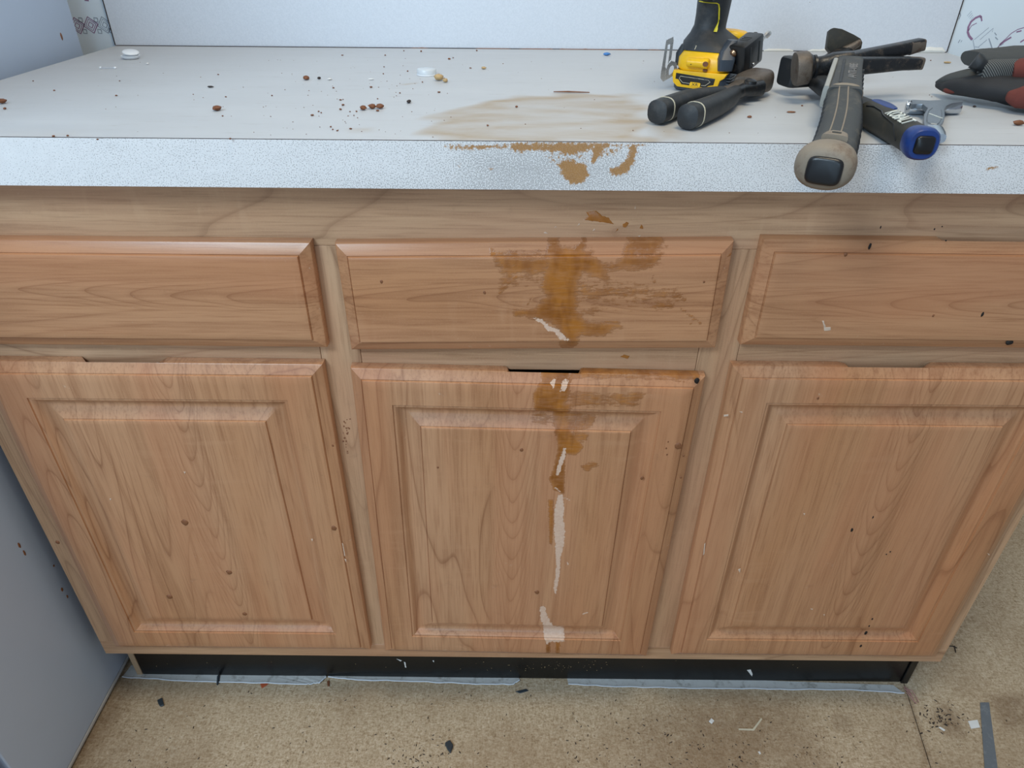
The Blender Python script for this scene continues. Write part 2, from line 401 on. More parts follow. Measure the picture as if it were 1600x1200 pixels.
# ---- painted wear fields: signed distances to outlines on a surface plane
def seg_d(P, A, B):
    d = B - A; t = np.clip(((P - A) @ d) / (d @ d + 1e-12), 0, 1)
    return np.linalg.norm(P - (A + t[:, None] * d), axis=1)
def poly_sd(P, poly):
    poly = np.array(poly, float); n = len(poly); D = np.full(len(P), 1e9); ins = np.zeros(len(P), bool)
    for i in range(n):
        A, B = poly[i], poly[(i + 1) % n]; D = np.minimum(D, seg_d(P, A, B))
        c = ((A[1] > P[:, 1]) != (B[1] > P[:, 1])) & (P[:, 0] < (B[0] - A[0]) * (P[:, 1] - A[1]) / (B[1] - A[1] + 1e-12) + A[0])
        ins ^= c
    return np.where(ins, D, -D)
def field(P, polys=(), strokes=()):
    out = np.zeros(len(P))
    for pl, wgt, soft in polys:
        out = np.maximum(out, wgt * np.clip(.5 + poly_sd(P, pl) / soft, 0, 1))
    for pl, rad, wgt, soft in strokes:
        pl = np.array(pl, float); d = np.full(len(P), 1e9)
        for i in range(len(pl) - 1): d = np.minimum(d, seg_d(P, pl[i], pl[i + 1]))
        out = np.maximum(out, wgt * np.clip(.5 + (rad - d) / soft, 0, 1))
    return out
def setattr_(o, name, vals):
    a = o.data.attributes.new(name, 'FLOAT', 'POINT'); a.data.foreach_set('value', np.asarray(vals, np.float32))
def verts(o):
    a = np.empty(len(o.data.vertices) * 3, np.float32); o.data.vertices.foreach_get('co', a); return a.reshape(-1, 3).astype(float)

# ------------------------------------------------------------------ setting
FY = .03                     # face frame plane (worktop front is y = 0)
XL, XR = -.6382, .6762
D = .5635
def gridplane(x0, x1, y0, y1, nx, ny):
    V = [(x0 + (x1 - x0) * i / nx, y0 + (y1 - y0) * j / ny, 0) for j in range(ny + 1) for i in range(nx + 1)]
    Fc = [(j * (nx + 1) + i, j * (nx + 1) + i + 1, (j + 1) * (nx + 1) + i + 1, (j + 1) * (nx + 1) + i) for j in range(ny) for i in range(nx)]
    return V, Fc
WY = D + .006
# floor: two subfloor sheets with a seam running away from the cabinet corner
fl = empty('floor', (0, 0, 0)); fl['kind'] = 'structure'
sA, sB = flr(1415, 1076), flr(1452, 1192)
sx = lambda y: sA.x + (sB.x - sA.x) * (y - sA.y) / (sB.y - sA.y)
def sheet(xa, xb, name):
    ny, nx = 220, 200; V, Fc = [], []
    for j in range(ny + 1):
        y = -1.6 + (WY + 1.6) * j / ny
        for i in range(nx + 1):
            t = i / nx; a = xa if not callable(xa) else xa(y); b = xb if not callable(xb) else xb(y)
            V.append((a + (b - a) * t, y, 0))
    Fc = [(j * (nx + 1) + i, j * (nx + 1) + i + 1, (j + 1) * (nx + 1) + i + 1, (j + 1) * (nx + 1) + i) for j in range(ny) for i in range(nx)]
    k = len(V); V2 = [(x, y, -.018) for x, y, z in V]
    # rim only
    per = [i for i in range(nx + 1)] + [j * (nx + 1) + nx for j in range(1, ny + 1)] + [ny * (nx + 1) + i for i in range(nx - 1, -1, -1)] + [j * (nx + 1) for j in range(ny - 1, 0, -1)]
    W = V + [V2[i] for i in per]
    Fc += [(per[q], k + q, k + (q + 1) % len(per), per[(q + 1) % len(per)]) for q in range(len(per))]
    o = mk(name, W, Fc, 'floor', fl, smooth=0)
    P = verts(o)[:, :2]
    g = lambda pts: [tuple(flr(*p)[:2]) for p in pts]
    setattr_(o, 'stain', field(P, [(g([(1010, 1110), (1240, 1075), (1300, 1200), (1330, 1320), (940, 1320), (980, 1180)]), .45, .05),
                                   (g([(1455, 1120), (1475, 1098), (1500, 1118), (1508, 1150), (1480, 1150)]), .75, .02),
                                   (g([(150, 1150), (320, 1165), (330, 1300), (60, 1300)]), .4, .08),
                                   (g([(1545, 1090), (1640, 1080), (1640, 1130), (1570, 1140)]), .7, .02),
                                   (g([(1300, 1118), (1330, 1118), (1330, 1140), (1305, 1140)]), .5, .012)],
                             [([tuple(sA[:2]), tuple(sB[:2])], .002, .9, .008), (g([(215, 1040), (110, 1210)]), .012, .75, .04)]))  # last stroke paints the refrigerator's shadow along its foot into the floor colour
    return o
sheet(-1.5, lambda y: sx(y) - .0008, 'subfloor_sheet')
sheet(lambda y: sx(y) + .0008, 2.2, 'subfloor_sheet')
wall = mk('wall_back', *boxg(-1.5, 2.2, WY, WY + .1, 0, 2.5), 'wallpaper', smooth=0); wall['kind'] = 'structure'

# printed wallpaper motifs: flat ink on the wall
def ribbon(pts, wd):
    V, Fc = [], []
    P = [Vector((p[0], p[1])) for p in pts]
    for i, p in enumerate(P):
        t = (P[min(i + 1, len(P) - 1)] - P[max(0, i - 1)])
        if t.length < 1e-9: t = Vector((1, 0))
        nrm = Vector((-t.y, t.x)).normalized() * wd * .5
        V += [(p.x + nrm.x, 0, p.y + nrm.y), (p.x - nrm.x, 0, p.y - nrm.y)]
    Fc = [(2 * i, 2 * i + 1, 2 * i + 3, 2 * i + 2) for i in range(len(P) - 1)]
    return V, Fc
def wpt(u, v): q = aty(u, v, WY); return (q.x, q.z)
ink, ing = [], []
def rb(lst, px, wd, n=1): lst.append(ribbon([wpt(*p) for p in px], wd))
def sq(cx, cy, r, lst, wd, rot=45):
    c = wpt(cx, cy); k = r * .0011
    pts = [(c[0] + k * math.cos(R_(rot + 90 * i + 8)) , c[1] + k * math.sin(R_(rot + 90 * i + 8))) for i in range(5)]
    lst.append(ribbon(pts, wd))
for (cx, cy, lst) in ((142, 39, ink), (164, 39, ing), (121, 40, ink)):
    for r, wdt in ((10.5, .0017), (7.5, .0011), (4, .0014)): sq(cx, cy, r, lst, wdt, 0 if r == 4 else 0)
for (cx, cy) in ((126, 31), (150, 31), (156, 49), (133, 49), (172, 30), (174, 48)):
    sq(cx, cy, 3.5, ing, .0016, 30)
rb(ink, [(132, 0), (139, 1)], .002)
arc = [(1533, 27), (1531, 25), (1524, 28), (1517, 34), (1513, 42), (1512, 50), (1514, 56), (1519, 62)]
rb(ink, arc, .0032); rb(ink, [(1533, 26), (1534, 33)], .002); rb(ink, [(1513, 48), (1518, 40), (1526, 36)], .0012)
rb(ing, [(1522, 62), (1545, 43)], .0007); rb(ing, [(1531, 62), (1552, 44), (1550, 50)], .0007); rb(ing, [(1529, 73), (1542, 62)], .0008)
rb(ing, [(1520, 62), (1523, 78)], .0008); rb(ing, [(1523, 73), (1530, 74)], .0007); rb(ing, [(1545, 60), (1550, 75)], .0014)
rb(ink, [(1558, 76), (1563, 68), (1572, 60), (1580, 52), (1590, 46), (1600, 43)], .0012); rb(ink, [(1562, 70), (1570, 64), (1580, 58)], .0026)
rb(ink, [(1588, 50), (1596, 48)], .002); rb(ink, [(1594, 66), (1600, 62)], .0022); rb(ing, [(1552, 78), (1568, 68)], .0008)
for k in range(4): rb(ing, [(1511 + k * 2, 25 + k * 2), (1518 + k, 17 + k * 3)], .0006)
rb(ing, [(1498, 30), (1501, 24), (1499, 18)], .0012); rb(ing, [(1497, 67), (1500, 62)], .0012); rb(ing, [(1501, 66), (1503, 63)], .001)
rb(ing, [(1554, 51), (1557, 55)], .0012); rb(ing, [(1555, 58), (1559, 62)], .0012)
for nm, lst, mt in (('wallpaper_print', ink, 'purple_ink'), ('wallpaper_print', ing, 'grey_ink')):
    V, Fc = join(lst); V = [(x, WY - .0003, z) for x, y, z in V]
    mk(nm, V, Fc, mt, wall, smooth=0)

# backsplash panel, its dark cut edges and caulk
bs = empty('backsplash_panel', (0.02, D, ZT), 'tall white speckled laminate backsplash sheet standing behind the worktop', 'backsplash')
BL, BR = -.6344, .6799
mk('joint_gap', *boxg(BL, BR, D - .0008, D + .001, ZT + .0001, ZT + .0009), 'speck_dark', bs, 0, bs.location)
mk('sheet', *boxg(BL, BR, D + .001, WY - .0005, ZT + .0005, 1.75), 'splash', bs, 0, bs.location)
for x0 in (BL - .0012, BR): mk('cut_edge', *boxg(x0, x0 + .0012, D, WY - .0005, ZT + .001, 1.75), 'speck_dark', bs, 0, bs.location)
def bead(u0, u1, r, mat='caulk', seed=0):
    n = max(4, int((u1 - u0) / 6)); pts, rad = [], []
    for i in range(n + 1):
        u = u0 + (u1 - u0) * i / n; q = aty(u, 79.5, D)
        rr = r * (.75 + .5 * mnoise.noise((u * .11 + seed, 0, 0)) + .1); rr *= .4 if i in (0, n) else 1
        pts.append(Vector((q.x, D - .0005, ZT + rr * .8))); rad.append((rr, rr))
    return sweep(pts, rad, 2, 8)
for a_ in ((1193, 1239, .0022, '', 0), (1262, 1300, .002, '', 4), (1420, 1476, .0048, '', 9)): mk('caulk_bead', *bead(*a_), 'caulk', bs, 40, bs.location)
g = []
for u0, u1 in ((640, 672), (742, 800), (810, 866), (872, 1000), (1010, 1035)):
    mk('old_adhesive', *bead(u0, u1, .0007, seed=u0), 'splat', bs, 40, bs.location)

# ------------------------------------------------------------------ worktop
wt = empty('worktop', (0.02, 0, ZT), 'speckled white laminate worktop stained with brown varnish, tools lying on it', 'worktop')
def slab_top():
    nx, ny = 260, 110; V, Fc = gridplane(BL, BR, .0006, D, nx, ny)
    V = [(x, y, ZT) for x, y, z in V]; k = len(V)
    V += [(BL, .0006, ZT - .0285), (BR, .0006, ZT - .0285), (BR, D, ZT - .0285), (BL, D, ZT - .0285)]
    c = [0, nx, (nx + 1) * (ny + 1) - 1, (nx + 1) * ny]
    Fc += [(k, k + 1, k + 2, k + 3)]
    Fc += [tuple(range(nx, -1, -1)) + (k, k + 1)]
    Fc += [tuple(ny * (nx + 1) + i for i in range(nx + 1)) + (k + 2, k + 3)]
    Fc += [tuple(j * (nx + 1) for j in range(ny + 1)) + (k + 3, k)]
    Fc += [tuple(j * (nx + 1) + nx for j in range(ny, -1, -1)) + (k + 1, k + 2)]
    return V, Fc
top = mk('top_surface', *slab_top(), 'top', wt, 0, wt.location)
P = verts(top); P2 = P[:, :2] + np.array([wt.location.x, wt.location.y])
c2 = lambda pts: [tuple(ctr(*p)[:2]) for p in pts]
outer = c2([(672, 195), (690, 178), (725, 168), (770, 158), (830, 150), (900, 147), (960, 147), (998, 155), (1003, 175), (1000, 200), (1010, 222), (700, 222), (676, 212)])
PW = P2 + .010 * np.stack([np.sin(P2[:, 1] * 95 + 3 * np.sin(P2[:, 0] * 31)), np.sin(P2[:, 0] * 70 + 2 * np.sin(P2[:, 1] * 60))], 1)
sd = poly_sd(PW, outer)
ring = np.clip(.5 + sd / .020, 0, 1) * (.50 + .14 * np.sin(P2[:, 0] * 40 + 4 * np.sin(P2[:, 1] * 50)) + .40 * np.exp(-np.maximum(sd, 0) / .016))
ex = field(P2, [(c2([(1022, 196), (1050, 194), (1062, 206), (1060, 216), (1035, 216)]), .55, .02), (c2([(942, 165), (990, 158), (998, 190), (960, 192)]), .55, .03),
                (c2([(545, 202), (580, 200), (578, 206), (550, 207)]), .35, .012), (c2([(0, 205), (120, 205), (120, 216), (0, 216)]), .12, .03)],
           [(c2([(632, 132), (648, 130)]), .003, .7, .005), (c2([(780, 182), (860, 186), (880, 184)]), .004, .5, .008)])
setattr_(top, 'stain', np.clip(np.maximum(ring, ex), 0, 1))
nx, ny = 520, 18; V, Fc = [], []
ZB = .8696
for j in range(ny + 1):
    for i in range(nx + 1): V.append((BL + (BR - BL) * i / nx, 0, ZB + (ZT - .0004 - ZB) * j / ny))
Fc = [(j * (nx + 1) + i, j * (nx + 1) + i + 1, (j + 1) * (nx + 1) + i + 1, (j + 1) * (nx + 1) + i) for j in range(ny) for i in range(nx)]
k = len(V); V += [(BL, .019, ZB), (BR, .019, ZB), (BR, .0008, ZT - .0004), (BL, .0008, ZT - .0004)]
Fc += [tuple(range(nx, -1, -1)) + (k, k + 1), (0, k, k + 3, ny * (nx + 1)), (nx, ny * (nx + 1) + nx, k + 2, k + 1), tuple(ny * (nx + 1) + i for i in range(nx + 1)) + (k + 2, k + 3), (k, k + 1, k + 2, k + 3)]
V = [(x, y if y < .001 or z < ZB + .001 else y, z) for x, y, z in V]
edge = mk('front_edge', V, Fc, 'edge', wt, 0, wt.location)
P = verts(edge); P2 = P[:, [0, 2]] + np.array([wt.location.x, wt.location.z])
fy = lambda pts, y=0.0: [(aty(u, v, y).x, aty(u, v, y).z) for u, v in pts]
S = lambda ox, oy, k, pts: [(ox + a / k, oy + b / k) for a, b in pts]
r6 = lambda pts: S(680, 120, 3.636, pts)
setattr_(edge, 'stain', field(P2, [
    (fy(r6([(700, 490), (760, 480), (850, 500), (870, 560), (830, 600), (770, 605), (735, 570), (715, 530)])), 1.0, .011),
    (fy(r6([(890, 380), (1000, 385), (960, 410), (930, 460), (890, 490), (895, 430)])), .95, .010),
    (fy(r6([(1105, 385), (1140, 385), (1140, 450), (1120, 500), (1080, 550), (1020, 560), (985, 535), (1060, 500), (1105, 450)])), .95, .010),
    (fy(r6([(440, 380), (900, 376), (880, 415), (770, 445), (680, 425), (560, 415), (480, 425), (420, 405)])), .90, .012),
    (fy(r6([(290, 520), (340, 515), (325, 535)])), .7, .003), (fy(r6([(30, 395), (60, 380), (240, 380), (440, 376), (440, 412), (160, 425), (60, 412)])), .55, .006),
    (fy(r6([(60, 380), (1220, 376), (1220, 400), (60, 400)])), .5, .004),
    (fy(r6([(100, 470), (160, 460), (150, 560), (110, 520)])), .38, .01), (fy(r6([(560, 400), (900, 400), (880, 520), (640, 520)])), .40, .02), (fy(r6([(930, 400), (1100, 385), (1060, 440), (960, 480)])), .44, .008),
    (fy([(1535, 262), (1562, 258), (1560, 264), (1538, 268)]), .55, .003)]))
setattr_(edge, 'grit', .05 + .25 * np.exp(-((P2[:, 1] - ZB) / .012) ** 2) + .55 / (1 + np.exp(-(P2[:, 0] + .42) / .05)) + .35 * np.exp(-((P2[:, 0] - .02) / .09) ** 2)
    + field(P2, [(fy([(1362, 236), (1395, 236), (1395, 258), (1362, 258)]), .9, .03), (fy([(730, 240), (1010, 235), (1010, 280), (820, 290), (740, 270)]), .45, .03)]))
mk('seam_line', *boxg(BL, BR, .0003, .0009, ZT - .0006, ZT + .0001), 'speck_dark', wt, 0, wt.location)

# ------------------------------------------------------------------ base cabinet
cb = empty('base_cabinet', (0.02, FY, 0), 'wood-look base cabinet with three drawers over three doors and black kick', 'cabinet')
off = cb.location
ZF, ZTOP = .1153, .8685
stx = [(XL, -.592), (-.2185, -.1735), (.209, .2535), (.634, XR)]
def bx(name, x0, x1, y0, y1, z0, z1, mat, bev=.0006, par=cb): return mk(name, *boxg(x0, x1, y0, y1, z0, z1), mat, par, 35, off, bev, 1)
RT = .800; MR0, MR1 = .6505, .694
bx('top_rail', XL + .0002, XR - .0002, FY, FY + .019, RT, ZTOP, 'rail_wood')
for x0, x1 in stx: bx('stile', x0, x1, FY + .0001, FY + .019, ZF + .030, RT - .0002, 'stile_wood')
for i in range(3): bx('middle_rail', stx[i][1] + .0004, stx[i + 1][0] - .0004, FY + .0003, FY + .019, MR0, MR1, 'rail_wood')
bx('bottom_rail', XL + .0002, XR - .0002, FY, FY + .019, ZF, ZF + .0298, 'rail_wood')
bx('side_panel', XL, XL + .012, FY + .0192, D, ZF, ZTOP, 'stile_wood'); bx('side_panel', XR - .012, XR, FY + .0192, D, ZF, ZTOP, 'stile_wood')
bx('back_panel', XL + .012, XR - .012, D - .006, D - .001, ZF + .012, ZTOP, 'dark', 0)
bx('bottom_panel', XL + .012, XR - .012, FY + .0192, D - .006, ZF, ZF + .012, 'dark', 0)
# toe kick
TY = .0705
tkL = aty(223, 1052, TY); TX0 = tkL.x; TX1 = aty(1392, 1071, TY).x + .012
bx('toe_kick', TX0, TX1, TY, TY + .006, .0005, ZF - .0004, 'black_gloss', .0008)
bx('toe_kick_end', TX1 + .0003, TX1 + .012, TY - .003, D, .0005, ZF - .0004, 'black_gloss', .0008)
bx('toe_kick_end', TX0 - .010, TX0 - .0005, TY - .001, D, .0005, ZF - .0004, 'raw', .0008)

def door_profile(raised):
    a = [(.0, 0.0), (.0002, .0104), (.0006, .0112), (.0014, .0118), (.0118, .0167), (.0124, .0160), (.0134, .0187), (.0142, .0190)]
    if raised:
        a += [(.0250, .0190), (.0360, .0190), (.0452, .0190), (.0456, .0172), (.0486, .0174), (.0502, .0164), (.0525, .0130), (.0560, .0104), (.0590, .0098), (.0615, .0102),
              (.0758, .0168), (.0763, .0161), (.0773, .0185), (.0780, .0188)]
    return a
def front(name, x0, x1, z0, z1, mat, raised, rot=0, res=.004, notch=None, par=cb, loc_y=FY):
    cx, cz = (x0 + x1) / 2, (z0 + z1) / 2; hw, hh = (x1 - x0) / 2, (z1 - z0) / 2
    prof = door_profile(raised); n1, n2 = max(8, int(hw * 2 / res)), max(8, int(hh * 2 / res)); N = 2 * (n1 + n2)
    V, Fc = [], []
    for d, y in prof:
        w_, h_ = hw - d, hh - d
        ring = [(-w_ + 2 * w_ * i / n1, -h_) for i in range(n1)] + [(w_, -h_ + 2 * h_ * i / n2) for i in range(n2)] + \
               [(w_ - 2 * w_ * i / n1, h_) for i in range(n1)] + [(-w_, h_ - 2 * h_ * i / n2) for i in range(n2)]
        V += [(x, -y, z) for x, z in ring]
    for j in range(len(prof) - 1):
        for i in range(N): Fc.append((j * N + i, j * N + (i + 1) % N, (j + 1) * N + (i + 1) % N, (j + 1) * N + i))
    # centre grid
    d, y = prof[-1]; w_, h_ = hw - d, hh - d; k = len(V); b0 = (len(prof) - 1) * N
    idx = {}
    for j in range(n2 + 1):
        for i in range(n1 + 1):
            if j == 0 and i < n1: idx[i, j] = b0 + i
            elif i == n1 and j < n2: idx[i, j] = b0 + n1 + j
            elif j == n2 and i > 0: idx[i, j] = b0 + n1 + n2 + (n1 - i)
            elif i == 0 and j > 0: idx[i, j] = b0 + 2 * n1 + n2 + (n2 - j)
            else: idx[i, j] = len(V); V.append((-w_ + 2 * w_ * i / n1, -y, -h_ + 2 * h_ * j / n2))
    for j in range(n2):
        for i in range(n1): Fc.append((idx[i, j], idx[i + 1, j], idx[i + 1, j + 1], idx[i, j + 1]))
    Fc.append(tuple(range(N))[::-1])
    V = [list(v) for v in V]
    if notch:     # broken-away rear top edge: the outermost back ring drops behind the arris
        for a, b, dep in notch:
            for i in range(N):
                x, yy, z = V[i]
                if z > hh - .0005 and a < x + cx < b:
                    e = min(1, (x + cx - a) / .006, (b - x - cx) / .006); e *= .8 + .4 * mnoise.noise((x * 90, cx, 0))
                    V[i][2] -= dep * e; V[N + i][2] -= dep * e * .35
                    V[i][1] = -.0105 * min(1, e)
    o = mk(name, V, Fc, mat, par, 28)
    o.location = (cx - par.location.x, -.0003, cz); o.rotation_euler = (0, R_(rot), 0)
    return o, cx, cz
def world2(o, cx, cz, rot):
    P = verts(o); a = R_(rot); x = P[:, 0] * math.cos(a) + P[:, 2] * math.sin(a); z = -P[:, 0] * math.sin(a) + P[:, 2] * math.cos(a)
    return np.stack([x + cx, z + cz], 1)
# doors
front('door', -.6065, -.2148, .1490, .6635, 'door_wood', True, 0, .008, [(-.49, -.395, .006)])
mid = front('door', -.1888, .2137, .1425, .6555, 'door_wood', True, 1.0, .0026, [(-.012, .073, .011)])
front('door', .2462, .6525, .1440, .6660, 'door_wood', True, 0, .008, [(.375, .470, .007)])
front('drawer', -.6065, -.2065, .6850, .8085, 'drawer_wood', False, 0, .008)
mdr = front('drawer', -.1812, .2221, .6855, .8108, 'drawer_wood', False, -.9, .0026)
front('drawer', .2495, .6560, .6925, .8160, 'drawer_wood', False, .15, .008, [(.43, .56, .004)])
YFp = FY - .019
q7 = lambda pts: fy(S(740, 360, 3.75, pts), YFp)
P2 = world2(mdr[0], mdr[1], mdr[2], -.9)
setattr_(mdr[0], 'stain', field(P2, [
    (q7([(450, 80), (500, 75), (480, 120), (600, 120), (690, 150), (760, 210), (740, 240), (640, 235), (600, 290), (600, 470), (640, 530), (780, 560), (800, 590), (760, 605), (610, 602),
         (605, 650), (590, 700), (520, 705), (515, 660), (560, 645), (510, 580), (460, 530), (400, 515), (250, 490), (240, 470), (350, 475), (400, 420), (440, 390), (400, 335), (410, 290), (430, 230), (460, 150)]), 1.0, .013),
    (q7([(120, 140), (230, 145), (450, 150), (440, 240), (340, 270), (300, 250), (230, 270), (160, 370), (145, 330), (180, 250), (130, 210)]), .66, .014),
    (q7([(880, 140), (1100, 145), (1080, 190), (1040, 215), (900, 225), (820, 205)]), .78, .016),
    (q7([(900, 75), (1120, 60), (1110, 110), (940, 115)]), .70, .008),
    (q7([(700, 180), (860, 190), (880, 230), (760, 240)]), .62, .012),
    (q7([(600, 300), (760, 320), (1000, 330), (1180, 340), (1240, 410), (1100, 400), (1000, 380), (760, 400), (620, 410)]), .50, .016),
    (q7([(1020, 400), (1150, 410), (1200, 450), (1060, 470)]), .50, .010),
    (q7([(640, 540), (860, 530), (880, 570), (760, 600), (620, 600)]), .62, .010),
    (q7([(600, 440), (780, 460), (700, 500), (610, 500)]), .50, .012), (q7([(590, 240), (900, 250), (1250, 330), (1260, 430), (1060, 480), (820, 480), (600, 430)]), .30, .03),
    (q7([(120, 140), (450, 140), (430, 330), (150, 380)]), .34, .03), (q7([(590, 150), (760, 200), (800, 290), (640, 250), (600, 330)]), .8, .012), (q7([(880, 100), (1110, 90), (1090, 190), (900, 200)]), .5, .03)],
    [(q7([(250, 270), (170, 340), (150, 370)]), .0012, .75, .003), (q7([(330, 240), (270, 290)]), .0012, .6, .003), (q7([(340, 390), (320, 430)]), .001, .7, .002),
     (q7([(1210, 450), (1330, 545)]), .0012, .62, .004), (q7([(1170, 360), (1240, 405)]), .0015, .65, .004), (q7([(740, 240), (810, 290)]), .001, .75, .003),
     (q7([(560, 120), (660, 80)]), .0014, .7, .003), (q7([(440, 160), (290, 130), (200, 165)]), .001, .65, .003), (q7([(100, 150), (150, 140)]), .0012, .75, .002),
     (q7([(1290, 520), (1270, 545)]), .0015, .55, .003), (q7([(1050, 265), (1060, 310)]), .0012, .5, .003), (q7([(1510, 150), (1500, 165)]), .0018, .8, .002)]))
setattr_(mdr[0], 'chip', field(P2, [(q7([(345, 510), (400, 520), (440, 560), (500, 580), (520, 610), (565, 645), (500, 635), (480, 595), (430, 585), (400, 545)]), 1.0, .0065)],
    [(q7([(80, -30), (80, -29)]), .0001, 0, .001), (fy(S(480, 340, 4.284, [(268, 380), (275, 440)]), YFp), .0006, .7, .001), (fy(S(480, 340, 4.284, [(300, 590), (308, 640)]), YFp), .0007, .8, .001),
     (q7([(1075, 630), (1090, 632)]), .0008, .8, .001)]))
q8 = lambda pts: fy(S(760, 640, 2.858, pts), YFp + .003)
P2 = world2(mid[0], mid[1], mid[2], 1.0)
setattr_(mid[0], 'stain', field(P2, [
    (q7([(400, 830), (550, 830), (560, 900), (560, 960), (530, 1000), (560, 1060), (540, 1200), (480, 1200), (470, 1080), (360, 1060), (350, 930), (400, 900)]), .95, .006),
    (q7([(560, 835), (800, 830), (1200, 840), (1330, 870), (1330, 885), (900, 870), (560, 870)]), .66, .005),
    (q7([(800, 960), (1000, 950), (1005, 1010), (940, 1025), (800, 1020)]), .62, .010), (q7([(560, 930), (800, 960), (800, 1020), (560, 1050)]), .5, .012),
    (q7([(250, 1130), (400, 1090), (480, 1110), (480, 1160), (300, 1160)]), .55, .006), (q7([(540, 1090), (740, 1100), (720, 1150), (560, 1160)]), .52, .008),
    (q8([(312, 30), (370, 30), (375, 90), (430, 160), (400, 195), (350, 190), (345, 370), (300, 350), (280, 300), (300, 260), (318, 180)]), .95, .005),
    (q8([(420, 245), (470, 225), (500, 240), (450, 270)]), .7, .008), (q8([(360, 60), (460, 70), (450, 130), (400, 150)]), .48, .010),
    (q8([(275, 395), (298, 395), (300, 480), (292, 600), (282, 590), (280, 490)]), .8, .004),
    (q8([(265, 1035), (285, 1035), (282, 1092), (268, 1090)]), .95, .003), (q8([(310, 1030), (328, 1030), (322, 1092), (310, 1090)]), .95, .003),
    (q8([(420, 110), (455, 105), (440, 135)]), .6, .004)],
    [(q7([(545, 845), (550, 880), (510, 910), (500, 990)]), .0022, .9, .003)]))
setattr_(mid[0], 'chip', field(P2, [
    (q8([(318, 372), (340, 372), (346, 430), (342, 470), (350, 530), (345, 600), (330, 650), (325, 740), (308, 820), (300, 790), (312, 700), (308, 600), (302, 520), (305, 440)]), 1.0, .006),
    (q8([(255, 980), (345, 978), (348, 1022), (290, 1028), (270, 1040), (256, 1010)]), 1.0, .006),
    (q8([(236, 870), (260, 868), (272, 910), (298, 960), (262, 972), (240, 930)]), .8, .007),
    (q8([(345, 150), (360, 165), (350, 220), (325, 285), (300, 300), (315, 240), (330, 190)]), .60, .0045),
    (q7([(440, 900), (480, 895), (475, 920)]), .9, .002), (q7([(510, 905), (552, 895), (545, 930), (520, 940)]), .9, .002)],
    [(q8([(350, 385), (372, 398)]), .0007, .9, .001), (q8([(362, 672), (363, 685)]), .0009, .9, .001), (q8([(430, 905), (450, 898)]), .0012, .8, .0015),
      (q8([(305, 340), (330, 360)]), .001, .8, .0015)]))
# top rail blotches (its own mesh grid, because the rail is a plain bar)
def blotch(name, outlines, y, parent, mat, th=.0004, jag=.0006, seed=0, split=False):
    """thin dried deposits standing on a vertical surface: each outline gets its own thickness"""
    gs = []
    for ol in outlines:
        pts = []
        P = [Vector(aty(u, v, y)) for u, v in ol]
        for i in range(len(P)):
            a, b = P[i], P[(i + 1) % len(P)]; n = max(2, int((b - a).length / .0012))
            for k in range(n):
                q = a.lerp(b, k / n); d = mnoise.noise_vector((q.x * 600, seed, q.z * 600)) * jag
                pts.append((q.x + d.x, q.z + d.z))
        n = len(pts); cx = sum(p[0] for p in pts) / n; cz = sum(p[1] for p in pts) / n
        V = [(p[0], y, p[1]) for p in pts] + [(cx + (p[0] - cx) * .9, y - th, cz + (p[1] - cz) * .9) for p in pts]
        Fc = [(i, (i + 1) % n, n + (i + 1) % n, n + i) for i in range(n)] + [tuple(range(n, 2 * n))]
        gs.append((V, Fc))
    if split: return [mk(name, *g, mat, parent, 40, parent.location) for g in gs]
    o = mk(name, *join(gs), mat, parent, 40, parent.location); o['kind'] = 'stuff'; return o
M['amber'] = simple('dried_amber_varnish', lin((160, 100, 42)), .2, 0, .25, 160, .2)
r6b = lambda pts: S(680, 120, 3.636, pts)
blotch('varnish_splash', [r6b([(842, 812), (870, 790), (858, 768), (915, 760), (950, 790), (985, 800), (1015, 838), (960, 828), (900, 820)]),
                          r6b([(1065, 840), (1085, 824), (1100, 830), (1085, 856), (1068, 855)]), r6b([(1160, 862), (1170, 838), (1182, 850), (1180, 864)]), r6b([(1022, 880), (1036, 862), (1040, 870)]),
                          S(740, 360, 3.75, [(860, 740), (880, 728), (912, 735), (905, 752)])], FY, cb, 'amber', split=True)
blotch('paint_fleck', [r6b([(806, 848), (818, 832), (822, 836)]), r6b([(893, 878), (905, 860), (908, 868)]), r6b([(676, 858), (684, 848), (690, 852)]), r6b([(1132, 750), (1136, 732), (1140, 750)]),
                       r6b([(615, 888), (625, 880), (640, 890)]), r6b([(1150, 905), (1168, 900), (1160, 908)])], FY, cb, 'fleck', .0003, .0003)
# spatters and dark marks on the fronts
marks_b = [(289, 816, 5), (358, 894, 4), (265, 932, 4), (382, 959, 3.5), (522, 825, 4), (90, 847, 3), (520, 696, 1.5), (839, 925, 3.5), (815, 703, 2.5), (1060, 697, 5), (1003, 747, 2.5), (1068, 712, 1.5),
           (1064, 746, 1.5), (1042, 710, 1.6), (1044, 690, 1.2), (1041, 700, 1.4), (1278, 622, 2), (1321, 398, 2), (757, 457, 2), (596, 440, 2), (684, 730, 1.5), (1100, 440, 1.5), (1458, 493, 1.5)]
marks_d = [(1535, 491, 3.5, 1.6), (1359, 385, 3.2, 1.4), (1331, 828, 3.5, 1.6), (1364, 808, 2, 1), (1353, 989, 4, 2.2), (1345, 1009, 3.5, 2), (1358, 978, 2, 1.2), (1363, 967, 2, 1.2), (1391, 862, 1.5, 1), (1385, 866, 1.2, 1),
           (1478, 376, .8, .9), (1376, 355, 1.6, .6), (1460, 358, 1, .7), (1472, 354, .7, .7)]
def hit(u, v):       # y of the fronts there (flat field)
    return YFp
